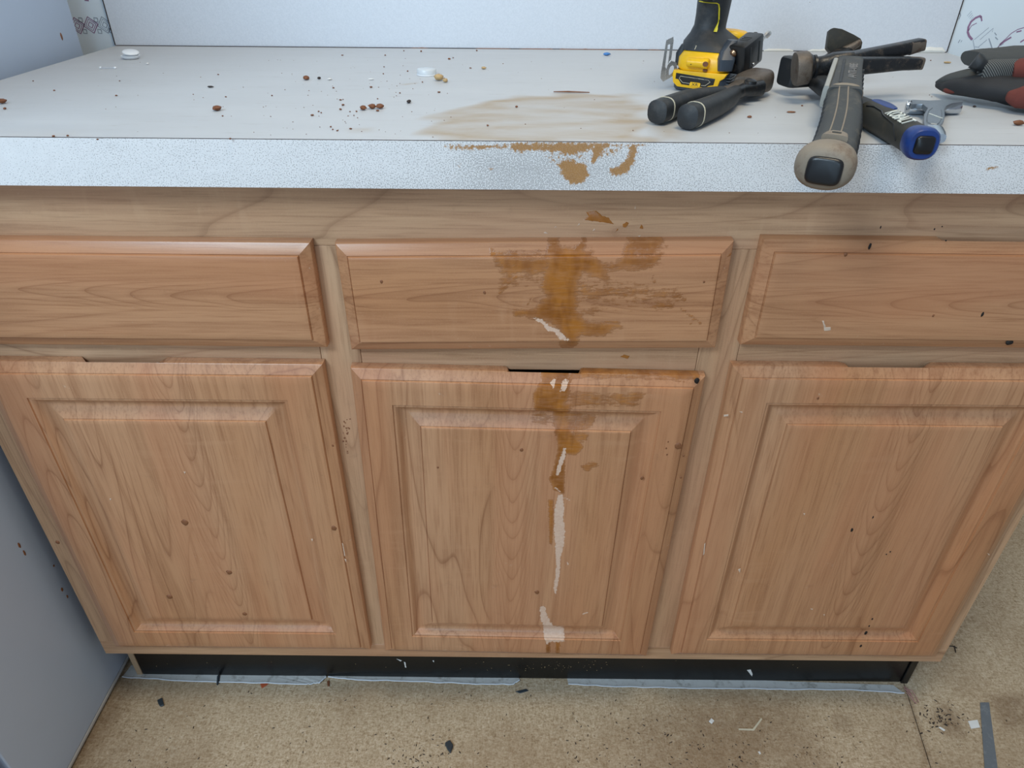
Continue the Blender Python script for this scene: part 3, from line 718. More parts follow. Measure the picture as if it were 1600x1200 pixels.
def dot(p, r, ry, th, n=9, seed=0):
    V = []
    for rr, y in ((1.0, 0.0), (.8, -th * .8), (.35, -th)):
        for i in range(n):
            a = 2 * math.pi * i / n; k = rr * (1 + .35 * mnoise.noise((math.cos(a) * 2 + seed, math.sin(a) * 2, seed * .7)))
            V.append((p.x + r * k * math.cos(a), p.y + y, p.z + ry * k * math.sin(a)))
    Fc = [(j * n + i, j * n + (i + 1) % n, (j + 1) * n + (i + 1) % n, (j + 1) * n + i) for j in range(2) for i in range(n)] + [tuple(2 * n + i for i in range(n))]
    return V, Fc
big = [m_ for m_ in marks_b if m_[2] >= 3]
for i, (u, v, r) in enumerate(big):
    mk('dried_splatter', *dot(aty(u, v, YFp), r * .001, r * .0011, .0012, 11, i * 3.1), 'splat', cb, 60, off)
mk('fine_splatter', *join([dot(aty(u, v, YFp), r * .0009, r * .0012, .0007, 7, i) for i, (u, v, r) in enumerate(m_ for m_ in marks_b if m_[2] < 3)] +
   [dot(aty(541 + random.uniform(-5, 6), 668 + random.uniform(-16, 40), FY), random.uniform(.0005, .0014), random.uniform(.0005, .0016), .0005, 7, i) for i in range(22)]), 'splat', cb, 60, off)['kind'] = 'stuff'
mk('dark_mark', *join([dot(aty(u, v, YFp), b * .001, a * .0011, .0006, 9, i * 1.7) for i, (u, v, a, b) in enumerate(marks_d)]), 'hole', cb, 60, off)['kind'] = 'stuff'
mk('gouge', *dot(aty(1577, 535, YFp + .001), .0042, .0030, .0016, 10, 3), 'hole', cb, 60, off, label='black gouge at the foot of the right drawer')
mk('gouge', *dot(aty(1089, 595, YFp + .0035), .0032, .0040, .0012, 10, 8), 'hole', cb, 60, off, label='black gouge in the top right corner of the middle door')
blotch('white_smudge', [[(1284, 501), (1287, 501), (1290, 510), (1288, 512)], [(1287, 511), (1298, 511), (1298, 516), (1288, 517)]], YFp - .0003, cb, 'fleck', .0003, .0004)
blotch('paint_fleck', [[(1131, 648), (1138, 647), (1138, 650), (1131, 651)], [(1155, 643), (1160, 643), (1160, 645)], [(1100.5, 850), (1102.2, 848), (1100.4, 866), (1098.5, 868)], [(1153, 890), (1157, 888), (1156, 895)],
                       [(1255, 802), (1258, 802), (1257, 805)], [(171, 779), (174, 779), (173, 782)], [(287, 737), (290, 737), (289, 740)], [(534.5, 848), (536, 850), (539.6, 868), (538.2, 869)], [(538, 873), (541, 874), (541, 879)],
                       [(1266, 951), (1270, 951), (1269, 953)], [(1286, 960), (1289, 960), (1288, 962)], [(1542, 864), (1546, 866), (1546, 868)], [(486, 842), (489, 842), (488, 846)]], YFp - .0003, cb, 'fleck', .0003, .0003)
# scuffs on the kick board
sk = []
for i in range(60):
    u = random.gauss(870, 55) if i < 40 else random.uniform(240, 1380); v = 1040 + random.gauss(0, 5)
    q = aty(u, v, TY); sk.append(dot(Vector((q.x, TY, q.z)), random.uniform(.0003, .0009), random.uniform(.0002, .0006), .0002, 6, i))
mk('dust_scuff', *join(sk), 'speck_tan', cb, 60, off)['kind'] = 'stuff'
blotch('white_fleck', [[(1167, 1047), (1173, 1046), (1176, 1053), (1175, 1057)], [(631, 1034), (633.5, 1035), (635, 1043), (633, 1043)], [(619, 1029), (628, 1032), (626, 1033.5)], [(676, 1032), (678, 1032), (678, 1035)]], TY, cb, 'speck_white', .0003, .0004)

# ------------------------------------------------------------------ refrigerator flank
fr = empty('refrigerator', (-1.0, .15, 0), 'grey steel side of a refrigerator standing left of the cabinet', 'refrigerator')
FX = -.665
mk('cabinet_shell', *boxg(-1.40, FX, -.16, .522, .014, 1.72), 'fridge', fr, 35, fr.location, .004, 3)
mk('base_lip', *boxg(-1.395, FX + .0012, -.155, .515, .008, .0138), 'fridge_lip', fr, 35, fr.location, .001, 1)
mk('door', *boxg(-1.398, FX - .002, -.235, -.168, .05, 1.715), 'fridge', fr, 35, fr.location, .008, 3)
for x in (-1.36, -.70):
    for y in (-.12, .48): mk('foot', *xf(lathe([(.015, 0.0003), (.015, .008)], 12), Matrix.Translation((x, y, 0))), 'black_plastic', fr, 35, fr.location)
def fdot(u, v, r, rz, seed):
    p = atx(u, v, FX); g_ = dot(Vector((0, 0, 0)), r, rz, .0008, 9, seed)
    return [(p.x - y, p.y + x, p.z + z) for x, y, z in g_[0]], g_[1]
for a_ in ((30, 852, .0018, .005, 1), (38, 864, .0016, .005, 2), (84, 884, .0015, .002, 3), (97, 921, .002, .004, 4), (105, 932, .0018, .003, 5), (96, 57, .0022, .005, 6)): mk('dried_drip', *fdot(*a_), 'splat', fr, 60, fr.location)

# ------------------------------------------------------------------ cordless drill
o0 = ctr(1089, 151)
RZ = -28
dr = empty('cordless_drill', (o0.x + .0045, o0.y + .021, ZT + .0003), 'black and yellow cordless drill standing on its battery', 'drill', rot=(0, 0, R_(RZ)))
def rr(cx, cy, z, hx, hy, e=5, n=32): return sring((cx, cy, z), Vector((1, 0, 0)), Vector((0, 1, 0)), hx, hy, e, n)
BW = .036
# battery: dark tub with yellow upper
mk('battery', *loft([rr(0, .056, 0.0, BW - .002, .052, 6), rr(0, .056, .003, BW, .055, 6), rr(0, .056, .018, BW + .001, .056, 6), rr(0, .056, .026, BW - .0005, .055, 6), rr(0, .056, .030, BW - .002, .053, 6)]), 'slate', dr, 35)
def outline_front(pts, y0, y1):
    n = len(pts); V = [(x, y0, z) for x, z in pts] + [(x, y1, z) for x, z in pts]
    return V, [tuple(range(n)), tuple(range(n, 2 * n))[::-1]] + [(i, (i + 1) % n, n + (i + 1) % n, n + i) for i in range(n)]
bez = mk('battery_bezel', *outline_front([(-.0335, .030), (-.034, .0215), (-.0325, .0125), (-.0265, .0065), (.0165, .0045), (.0245, .0105), (.0265, .020), (.031, .0235), (.034, .030)], -.0015, .012), 'yellow', dr, 35, bevel=.0012)
mk('gauge_panel', *outline_front([(-.0295, .0262), (-.0295, .0178), (-.0255, .0172), (-.021, .0105), (.0095, .0088), (.0140, .0120), (.0195, .0135), (.0205, .0225)], -.0021, -.001), 'black_plastic', bez, 30, bevel=.0003)
def zline(pts, y, wd): 
    V, Fc = ribbon(pts, wd); return [(a, y, c) for a, b, c in V], Fc
mk('gauge_outline', *join([zline([(-.010, .0128), (-.0195, .0132), (-.0245, .0185), (-.0235, .0222), (.0125, .0200), (.0150, .0175), (.0095, .0118), (.0045, .0116)], -.00225, .0006)]), 'cream', bez, 0)
mk('gauge_badge', *outline_front([(-.0095, .0152), (-.0105, .0105), (-.0085, .0090), (.0015, .0086), (.0032, .0100), (.0034, .0140), (.0018, .0150)], -.0030, -.002), 'yellow', bez, 30)
FRm = lambda x, z, y=-.0031: frame_mat((x, y, z), (1, 0, 0), (0, 0, 1), (0, -1, 0))
textmesh('XR', .0062, .0001, 'badge_letters', 'black_plastic', bez, FRm(-.0035, .0119))
for k in range(3): mk('gauge_light', *outline_front([(-.019 + k * .013, .0218 - k * .0007), (-.0135 + k * .013, .0215 - k * .0007), (-.0135 + k * .013, .0202 - k * .0007), (-.019 + k * .013, .0205 - k * .0007)], -.0026, -.002), 'grey_rubber', bez, 0)
gv = [boxg(.0300, .0375, .006 + .0, .030, .010 + .004 * k, .0115 + .004 * k) for k in range(4)]
for g_ in gv: mk('grip_rib', *g_, 'slate', dr, 30)
# foot of the tool
mk('foot_housing', *loft([rr(.0, .057, .0302, BW - .003, .055, 5), rr(0, .057, .034, BW - .0005, .056, 5), rr(-.001, .057, .046, BW - .0015, .054, 5), rr(-.001, .058, .054, BW - .004, .051, 4), rr(-.001, .060, .0575, BW - .008, .046, 4)]), 'yellow', dr, 40)
mk('foot_cheek', *loft([rr(-.0315, .062, .034, .0075, .050, 5), rr(-.0325, .062, .050, .0075, .048, 5), rr(-.030, .062, .062, .006, .044, 4)]), 'black_rubber', dr, 40)
mk('foot_cheek', *loft([rr(.0325, .066, .036, .0065, .040, 5), rr(.0325, .066, .050, .0070, .040, 5), rr(.029, .064, .062, .006, .038, 4)]), 'black_rubber', dr, 40)
# LED barrel
led = mk('work_light', *xf(lathe([(.0052, -.0135), (.0062, -.0125), (.0064, .006), (.0070, .0065), (.0070, .0125), (.0058, .0135)], 24, 'X'), Matrix.Translation((-.0035, -.0015, .0420))), 'yellow', dr, 35)
mk('light_lens', *xf(lathe([(.0034, -.0004), (.0034, .0006)], 16, 'Y'), Matrix.Translation((.0075, -.0088, .0425))), 'speck_brown', led, 35)
mk('light_lens', *xf(lathe([(.0006, -.0004), (.0006, .0004)], 8, 'Y'), Matrix.Translation((-.0105, -.0082, .0405))), 'black_plastic', led, 35)
mk('release_slot', *boxg(.0035, .0085, -.0008, .004, .0312, .0342), 'speck_brown', dr, 0)
# rubber boot + handle as one loft
hd = [(.0555, -.001, .058, .0345, .050, 4.0), (.062, -.002, .059, .0345, .049, 3.4), (.069, -.003, .061, .0325, .046, 2.8), (.077, -.003, .064, .0275, .041, 2.4), (.084, -.0025, .067, .0230, .035, 2.2), (.092, -.001, .069, .0200, .029, 2.2),
      (.101, .0005, .070, .0190, .0265, 2.2), (.115, .002, .071, .0192, .0262, 2.2), (.140, .004, .073, .0200, .028, 2.2), (.165, .006, .076, .0205, .030, 2.4), (.180, .007, .078, .0235, .038, 2.8)]
mk('handle', *loft([rr(cx, cy, z, a, b, e, 36) for z, cx, cy, a, b, e in hd]), 'black_rubber', dr, 50)
def hpt(ang, z, k=1.012):
    ks = [h[0] for h in hd]; vals = [np.interp(z, ks, [h[j] for h in hd]) for j in range(1, 6)]
    cx, cy, a, b, e = vals; ca, sa = math.cos(R_(ang)), math.sin(R_(ang))
    return Vector((cx + math.copysign(abs(ca) ** (2 / e), ca) * a * k, cy + math.copysign(abs(sa) ** (2 / e), sa) * b * k, z))
tr = [hpt(-128 + i * 9, .1370 - .0002 * i) for i in range(8)] + [hpt(-57, .134), hpt(-52, .128), hpt(-49, .120), hpt(-45, .112), hpt(-45, .107), hpt(-48, .102), hpt(-50, .097), hpt(-50.5, .0915)]
rw = [(.0009, .0008)] * 8 + [(.0010, .0008)] * 5 + [(.0020, .0008), (.0034, .0009), (.0030, .0009)]
mk('handle_trim', *sweep(tr, rw, 2, 8), 'yellow_trim', dr, 50)
mk('boot_seam', *sweep([hpt(-97, .0655, 1.004), hpt(-97, .0615, 1.004), hpt(-97, .0575, 1.004)], [(.0005, .0005)] * 3, 2, 6), 'cream', dr, 50)
mk('rear_shoulder', *loft([rr(.014, .104, .050, .024, .022, 3), rr(.014, .104, .074, .024, .022, 3), rr(.013, .103, .082, .020, .018, 3), rr(.012, .102, .0855, .014, .012, 2.5)]), 'yellow', dr, 50)
# motor body, collar, chuck (above the frame)
tb = Matrix.Translation((.008, .062, .212))
mk('motor_housing', *xf(lathe([(.022, .082), (.030, .074), (.032, .030), (.034, -.010), (.031, -.038)], 32, 'Y'), tb), 'yellow', dr, 40)
mk('torque_collar', *xf(lathe([(.026, -.0385), (.027, -.060), (.024, -.066)], 24, 'Y'), tb), 'black_plastic', dr, 40)
mk('chuck', *xf(lathe([(.022, -.0665), (.022, -.088), (.015, -.104), (.008, -.108)], 24, 'Y'), tb), 'black_plastic', dr, 40)
mk('trigger', *loft([rr(.004, .040, .140, .008, .010, 3), rr(.005, .038, .155, .009, .012, 3), rr(.006, .044, .172, .008, .010, 3)]), 'black_plastic', dr, 40)
# final proportions of the tool
def shape_drill(o):
    for c in list(o.children):
        P = verts(c); z = P[:, 2]
        zn = np.interp(z, [0, .030, .0575, .062, .069, .077, .084, .092, .101, .115, .140, .165, .180, .30], [0, .0225, .0445, .047, .050, .0545, .0585, .0620, .0665, .0765, .094, .120, .138, .258])
        w_ = np.clip((z - .062) / .03, 0, 1)
        w2 = np.clip((z - .08) / .06, 0, 1.6); P[:, 0] = P[:, 0] * .93 - .008 * w_ - .003 * w2; P[:, 1] = P[:, 1] * .93 - .013 * w_ - .006 * w2; P[:, 2] = zn
        c.data.vertices.foreach_set('co', P.astype(np.float32).ravel()); c.data.update()
        shape_drill(c)
shape_drill(dr)
# belt hook: flat bent steel plate with a slot, and a looped bracket
DM = Matrix.Translation(dr.location) @ Matrix.Rotation(R_(RZ), 4, 'Z'); DI = DM.inverted()
def wl(g): return [tuple(DI @ Vector(v)) for v in g[0]], g[1]
def plate(outer, inner, y, th, ybot=None):
    """ring-shaped plate between two outlines given as photograph points on the plane at depth y"""
    n = len(outer); A_ = [aty(u, v, y) for u, v in outer]; B_ = [aty(u, v, y) for u, v in inner]
    t = Vector((.25, 1, 0)).normalized() * th
    V = A_ + B_ + [p + t for p in A_] + [p + t for p in B_]; Fc = []
    for i in range(n):
        k = (i + 1) % n; Fc += [(i, k, n + k, n + i), (2 * n + i, 3 * n + i, 3 * n + k, 2 * n + k), (i, 2 * n + i, 2 * n + k, k), (n + i, n + k, 3 * n + k, 3 * n + i)]
    return V, Fc
hook = mk('belt_hook', *wl(plate([(1041, 63), (1052, 57.5), (1052.5, 64), (1049, 90), (1045, 110), (1042, 124), (1036, 128), (1032, 122), (1033, 112), (1037, 88)],
    [(1043.6, 70), (1047, 69), (1047.2, 72), (1045.2, 88), (1043, 104), (1042.4, 107), (1041, 107.5), (1039.4, 105), (1039.6, 100), (1041.4, 86)], .245, .0016)), 'steel', dr, 30)
mk('hook_bracket', *wl(plate([(1049, 95), (1057, 98), (1058, 108), (1054, 117), (1046, 122), (1041, 125), (1040, 119), (1041, 110), (1043, 102)],
    [(1051, 102), (1053, 104), (1053, 108), (1051, 113), (1047, 116.5), (1045, 117.5), (1044.6, 114), (1045.4, 109), (1047.6, 104)], .243, .0016)), 'steel', hook, 30)
# bit holder
A0, B0 = aty(1153, 92, .222), aty(1176, 74, .246)
dv = (B0 - A0).normalized(); rv = dv.cross(Vector((0, 0, 1))).normalized(); uv = rv.cross(dv).normalized()
BM = frame_mat(A0, rv, dv, uv); LB = (B0 - A0).length
def wb(g): return wl(xf(g, BM))
hb = mk('bit_holder', *wb(boxg(-.0105, .0105, -.004, LB + .006, -.0165, .0150)), 'black_plastic', dr, 35, None, .003, 2)
for z in (-.0085, .0075): mk('socket', *wb(xf(lathe([(.0050, -.0046), (.0050, -.001)], 16, 'Y'), Matrix.Translation((-.0035, 0, z)))), 'hole', hb, 35)
mk('driver_bit', *wb(xf(lathe([(.0022, -.0085), (.0044, -.0065), (.0044, .0)], 8, 'Y'), Matrix.Translation((-.0035, 0, .0075)))), 'brass', hb, 35)
mk('driver_bit', *wb(xf(lathe([(.0032, LB + .004), (.0032, LB + .016), (.0020, LB + .018), (.0020, LB + .024), (.0034, LB + .026), (.0034, LB + .032), (.0020, LB + .035)], 6, 'Y'), Matrix.Translation((.003, 0, .004)))), 'steel', hb, 35)
mk('driver_bit', *wb(xf(lathe([(.0034, LB + .004), (.0034, LB + .013), (.0030, LB + .014)], 6, 'Y'), Matrix.Translation((-.004, 0, .009)))), 'grey_rubber', hb, 35)
for y in (LB * .25, LB * .85): mk('side_rib', *wb(boxg(.0101, .0110, y, y + .0014, -.013, .010)), 'grey_rubber', hb, 30)
for y in (LB * .42, LB * .54, LB * .66): mk('top_notch', *wb(boxg(-.006, .004, y, y + .0012, .0146, .0153)), 'grey_rubber', hb, 30)
mk('screw', *wb(xf(lathe([(.0018, 0), (.0016, .0012)], 12, 'X'), Matrix.Translation((.0104, LB * .5, -.011)))), 'steel', hb, 35)
A1 = aty(1135, 96, .218)
mk('holder_clip', *wl(xf(loft([rr(0, .004, -.0100, .0085, .008, 4), rr(0, .004, .002, .0095, .009, 4), rr(.002, .010, .010, .0085, .008, 4), rr(.008, .018, .020, .005, .007, 3)]), Matrix.Translation(A1))), 'slate', dr, 40)

# ------------------------------------------------------------------ pliers
PZ = ZT + .0125
pp = lambda u, v, z=PZ: Vector(atz(u, v, z))
pl = empty('pliers', ctr(1120, 165), 'old rusty pliers with dipped black handles lying in front of the drill', 'pliers')
def handle_tool(name, pts, rads, mat, par, e=2.6, n=22):
    return mk(name, *sweep(pts, rads, e, n), mat, par, 50, par.location)
piv = pp(1160, 136, PZ); 
def plh(pxs, rs, lab=None):
    P = [pp(u, v, PZ) for u, v in pxs]
    Q, Rr = [], []
    n = 26
    cum = [0]; [cum.append(cum[-1] + (P[i + 1] - P[i]).length) for i in range(len(P) - 1)]
    for i in range(n):
        t = cum[-1] * (i / (n - 1)) ** 1.15
        x = [np.interp(t, cum, [p[k] for p in P]) for k in range(3)]; r = np.interp(t, cum, rs)
        tip = min(1, math.sqrt(max(0, 1 - (1 - min(1, t / .0085)) ** 2)) + .22)
        Q.append(Vector(x)); Rr.append((r * .95 * tip, r * tip))
    for k in range(3):
        Q = [Q[0]] + [(Q[i - 1] + Q[i] * 2 + Q[i + 1]) / 4 for i in range(1, n - 1)] + [Q[-1]]
    h = handle_tool('handle', Q, Rr, 'black_rubber', pl)
    j = next(i for i in range(n) if (Q[i] - Q[0]).length > .017)
    t = (Q[j + 1] - Q[j - 1]).normalized()
    b_ = sweep([Q[j] - t * .0008, Q[j] + t * .0008], [(Rr[j][0] * 1.04, Rr[j][1] * 1.04)] * 2, 2.6, 22)
    mk('cream_band', *b_, 'cream', h, 50, pl.location)
    return h
plh([(1024, 176), (1045, 168), (1072, 158), (1100, 152), (1128, 147)], [.0108, .0112, .0108, .0098, .008])
plh([(1071, 184), (1092, 176), (1118, 165), (1140, 153), (1150, 144)], [.0112, .0115, .0108, .0095, .0070])
mk('jaw_arm', *sweep([pp(1120, 149), pp(1145, 143), pp(1160, 137), pp(1178, 133)], [(.007, .0065), (.009, .007), (.0125, .008), (.0115, .0085)], 3, 18), 'rust', pl, 45, pl.location)
mk('jaw_arm', *sweep([pp(1143, 149), pp(1155, 142), pp(1170, 139), pp(1184, 137)], [(.0062, .006), (.0085, .007), (.0125, .0078), (.0110, .0090)], 3, 18), 'iron', pl, 45, pl.location)
h0 = pp(1166, 134, PZ + .0012); h1 = pp(1193, 126, PZ + .001)
dx = (h1 - h0).normalized(); up = Vector((0, 0, 1)); sd_ = dx.cross(up)
mk('head', *loft([sring(h0 + dx * t * (h1 - h0).length + up * .002, sd_, up, a, b, 3.2, 28) for t, a, b in ((-.15, .012, .008), (.1, .0175, .0105), (.45, .0185, .0120), (.75, .0170, .0128), (.95, .0130, .0115), (1.05, .0085, .0085))]), 'rust', pl, 45, pl.location)
pv = pp(1172, 131, PZ + .010)
mk('pivot', *xf(lathe([(.0068, 0), (.0066, .0030), (.0045, .0045)], 20), Matrix.Translation(pv)), 'iron', pl, 40, pl.location)

# ------------------------------------------------------------------ claw hammer (top)
hm = empty('claw_hammer', ctr(1300, 200), 'black steel claw hammer with grey rubber grip lying across another hammer, grip over the edge', 'hammer')
HY = .170
hc = aty(1325, 97, HY)                       # eye of the head
hf = aty(1250, 107, HY + .004)               # striking face
butt = aty(1287, 262, -.102)
hneck = aty(1318, 128, HY - .035)
hg0 = aty(1317, 160, .0435); hg1 = aty(1313, 195, .004); hg2 = aty(1302, 235, -.0485)
# head barrel
ax = (hf - hc).normalized(); dpt = ax.cross(Vector((0, 0, 1))).normalized(); upv = dpt.cross(ax).normalized()
if upv.z < 0: upv = -upv
Lf = (hf - hc).length
hd_ = [(-.08, .0105, .0125, 4), (.15, .0115, .0135, 4), (.32, .0120, .0140, 3), (.42, .0115, .0125, 2.2), (.55, .0112, .0118, 2), (.68, .0112, .0118, 2), (.74, .0135, .0145, 2), (.80, .0165, .0172, 2)]
KH = .82
mk('head', *loft([sring(hc + ax * Lf * t, dpt, upv, a * KH, b * KH, e, 28) for t, a, b, e in hd_]), 'iron', hm, 45, hm.location)
mk('striking_face', *loft([sring(hc + ax * Lf * t, dpt, upv, a * KH, b * KH, 2.6, 28) for t, a, b in ((.79, .0150, .0158), (.83, .0188, .0192), (.86, .0196, .0202), (1.06, .0200, .0206), (1.11, .0194, .0200), (1.125, .0175, .018))]), 'rust', hm, 45, hm.location)
mk('face_collar', *loft([sring(hc + ax * Lf * t, dpt, upv, a * KH, b * KH, 2, 28) for t, a, b in ((.66, .0118, .0124), (.67, .0138, .0144), (.72, .0138, .0144), (.73, .0118, .0124))]), 'black_plastic', hm, 45, hm.location)
# claws
def claw(pxl, w, h):
    P = [aty(u, v, y) for u, v, y in pxl]
    n = 14; cum = np.linspace(0, 1, len(P)); Q = [Vector([np.interp(i / (n - 1), cum, [p[k] for p in P]) for k in range(3)]) for i in range(n)]
    Rr = [(np.interp(i / (n - 1), [0, .6, 1], w), np.interp(i / (n - 1), [0, .6, 1], h)) for i in range(n)]
    Rr = [(a * .86, b * .86) for a, b in Rr]
    return sweep(Q, Rr, 4.5, 20)
mk('claw', *claw([(1304, 100, HY + .006), (1345, 91, HY + .020), (1395, 80, HY + .026), (1438, 69, HY + .034)], (.011, .0095, .0080), (.0105, .0088, .0070)), 'iron', hm, 40, hm.location)
mk('claw', *claw([(1338, 103, HY - .004), (1372, 101, HY + .000), (1405, 99, HY + .006), (1436, 99, HY + .012)], (.011, .0090, .0075), (.0100, .0082, .0070)), 'iron', hm, 40, hm.location)
mk('claw_tip', *claw([(1418, 75, HY + .0300), (1440, 69.5, HY + .0345)], (.0085, .0083, .0082), (.0082, .0075, .0072)), 'rust', hm, 40, hm.location)
mk('claw_tip', *claw([(1418, 99, HY + .009), (1438, 99, HY + .0125)], (.0080, .0078, .0077), (.0078, .0073, .0072)), 'rust', hm, 40, hm.location)
# neck (flat-sided, silver left flank, black top with raised letters)
nk0 = aty(1326, 104, HY - .014); nk1 = aty(1318, 150, .0576)
tn = (nk1 - nk0).normalized(); Xn = Vector((0, 0, 1)).cross(tn).normalized()
if Xn.x < 0: Xn = -Xn
Un = Xn.cross(tn).normalized()
if Un.z < 0: Un = -Un
mk('neck', *loft([sring(nk0.lerp(nk1, t), Xn, Un, a, b, 6, 24) for t, a, b in ((-.05, .0130, .0095), (.3, .0130, .0095), (.7, .0140, .0098), (1.1, .0155, .0105))]), 'grey_rubber', hm, 35, hm.location)
lf0, lf1 = nk0 - Xn * .0138, nk1 - Xn * .0165
mk('silver_flank', *loft([sring(lf0.lerp(lf1, t) + Un * .0006, Xn, Un, .0028, .0088 + .0010 * t, 4, 16) for t in (.06, .35, .7, 1.08)]), 'silver_paint', hm, 35, hm.location)
for k in range(5):
    t = .30 + .15 * k; c_ = nk0.lerp(nk1, t) + Xn * (.0128 + .0014 * t)
    mk('side_rib', *loft([sring(c_ + Xn * s, tn, Un, .0020 - s * .3, .0062, 3, 12) for s in (-.0015, .0008, .0018)]), 'black_rubber', hm, 35, hm.location)
Tm = frame_mat(nk0.lerp(nk1, .56) + Xn * .0035 + Un * .0117, tn, -Xn, Un) if False else None
xx = -tn; yy = -Xn
if xx.cross(yy).dot(Un) < 0: yy = -yy
textmesh('ANTI-VIBE', .0112, .0004, 'raised_letters', 'print_grey', hm, Matrix.Translation(-hm.location) @ frame_mat(nk0.lerp(nk1, .52) + Xn * .0040 + Un * .0102, xx, yy, Un))
mk('neck_rib', *loft([sring(nk0.lerp(nk1, t) - Xn * .0058 + Un * (.0094 + .0010 * t), Xn, Un, .0014, .0010, 2.5, 10) for t in (.12, .4, .7, .97)]), 'black_rubber', hm, 35, hm.location)
# grip
def path_s(P, n):
    P = [Vector(p) for p in P]; out = []
    for i in range(n):
        f = i / (n - 1) * (len(P) - 1); j = min(int(f), len(P) - 2); u = f - j
        p0 = P[max(0, j - 1)]; p1 = P[j]; p2 = P[j + 1]; p3 = P[min(len(P) - 1, j + 2)]
        out.append(.5 * ((2 * p1) + (p2 - p0) * u + (2 * p0 - 5 * p1 + 4 * p2 - p3) * u * u + (3 * p1 - p0 - 3 * p2 + p3) * u ** 3))
    return out
gp = path_s([nk1, hg0, hg1, hg2, butt], 40)
gr_ = [(.0152, .0108), (.0154, .0112), (.0168, .0132), (.0176, .0148), (.0200, .0168)]
gw = [(np.interp(i / 39 * 4, range(5), [a for a, b in gr_]), np.interp(i / 39 * 4, range(5), [b for a, b in gr_])) for i in range(40)]
mk('grip', *sweep(gp[:38], gw[:38], 2.6, 28, Un), 'grey_rubber', hm, 50, hm.location)
c0 = path_s([nk1 + tn * -.006, hg0], 6)
mk('taupe_collar', *sweep([gp[0] + (gp[0] - gp[1]) * 1.2, gp[0], gp[2], gp[3]], [(.0166, .0118), (.0168, .0122), (.0164, .0120), (.0154, .0108)], 2.6, 28, Un), 'taupe', hm, 50, hm.location)
ribs = []
for i in range(9, 32, 2):
    tg = (gp[i + 1] - gp[i - 1]).normalized(); X = tg.cross(Un).normalized(); Y = X.cross(tg).normalized()
    a, b = gw[i]
    for s0, s1 in ((148, 205), (-25, 32)):
        pts = []
        for q in range(9):
            an = R_(s0 + (s1 - s0) * q / 8); pts.append(gp[i] + X * math.cos(an) * a * 1.0 + Y * math.sin(an) * b * 1.0 + tg * .004 * math.sin(q / 8 * math.pi))
        ribs.append(sweep(pts, [(.0009 + .0006 * math.sin(q / 8 * math.pi),) * 2 for q in range(9)], 2, 6, tg))
for g_ in ribs: mk('grip_rib', *g_, 'black_rubber', hm, 50, hm.location)
for sgn in (-.38, .12):
    pts = []
    for i in range(6, 33, 2):
        tg = (gp[i + 1] - gp[i - 1]).normalized(); X = tg.cross(Un).normalized(); Y = X.cross(tg).normalized(); a, b = gw[i]
        pts.append(gp[i] - X * a * sgn + Y * b * (1 - abs(sgn) ** 2.6) ** (1 / 2.6) * 1.0)
    mk('grip_line', *sweep(pts, [(.0007, .0006)] * len(pts), 2, 6), 'taupe', hm, 50, hm.location)
# end cap
tg = (gp[-1] - gp[-3]).normalized(); X = tg.cross(Un).normalized(); Y = X.cross(tg).normalized()
if Y.z < 0: Y = -Y
cap0 = gp[-1] - tg * .028
ec = [(0, .0200, .0162), (.006, .0216, .0172), (.014, .0226, .0182), (.021, .0228, .0184), (.026, .0218, .0176), (.030, .0190, .0150), (.032, .0140, .0110)]
mk('butt_cap', *loft([sring(cap0 + tg * s, X, Y, a, b, 2.3, 32) for s, a, b in ec]), 'taupe', hm, 50, hm.location)
cd = (hd0 := cap0 + tg * .0310)
sdx = X if X.x > 0 else -X
ctl = cd + sdx * .002 - Y * .0005
mk('butt_pad', *loft([sring(ctl - sdx * .001 - Y * .001 + tg * q_, sdx, Y, a, b, 4.2, 28) for q_, a, b in ((-.004, .0134, .0108), (.0022, .0132, .0106), (.0036, .0122, .0096), (.0040, .010, .008))]), 'black_plastic', hm, 50, hm.location)
lp = gp[32] + Y * gw[31][1] * 1.0
mk('cap_tab', *loft([sring(lp + tg * s + Y * .0010, sdx, Y, a, .0028, 4, 16) for s, a in ((-.008, .0060), (-.004, .0085), (.004, .0095), (.010, .010))]), 'taupe', hm, 50, hm.location)
mk('hang_hole', *loft([sring(lp + tg * .001 + Y * s, sdx, tg, .0036, .0024, 3, 14) for s in (.0030, .0042)]), 'olive', hm, 50, hm.location)

# ------------------------------------------------------------------ blue-ended hammer (underneath)
bhm = empty('hatchet_hammer', ctr(1340, 190), 'dark olive hammer with blue-ringed butt lying under the other hammer', 'hammer')
e0 = aty(1437, 222.5, -.047); e1 = aty(1372, 184, .050); e2 = aty(1312, 151, .130); e3 = aty(1276, 126, .232)
bp = path_s([e0, e1, e2, e3], 36)
tb_ = (bp[1] - bp[0]).normalized()
bw = [np.interp(i / 35, [0, .12, .33, .42, .55, 1], [.0122, .0122, .0132, .0122, .0102, .0094]) for i in range(36)]
kk = 14
mk('grip', *sweep(bp[:kk + 1], [(r, r * .98) for r in bw[:kk + 1]], 2.5, 28), 'olive', bhm, 50, bhm.location)
mk('shaft', *sweep(bp[kk:], [(r * 1.25, r * .82) for r in bw[kk:]], 3, 24), 'black_rubber', bhm, 50, bhm.location)
up = Vector((0, 0, 1)); X = tb_.cross(up).normalized(); Y = X.cross(tb_).normalized()
mk('blue_end_ring', *loft([sring(e0 + tb_ * s, X, Y, r, r, 2.5, 32) for s, r in ((.008, .0123), (.003, .0130), (-.003, .0134), (-.007, .0129), (-.009, .0114))]), 'blue', bhm, 50, bhm.location)
mk('butt_pad', *loft([sring(e0 - tb_ * s + Y * .000, X, Y, r, r * .95, 4.5, 24) for s, r in ((.006, .0080), (.0105, .0077), (.0116, .0068))]), 'black_plastic', bhm, 50, bhm.location)
Xc = -X if X.x < 0 else X
Yt = Y
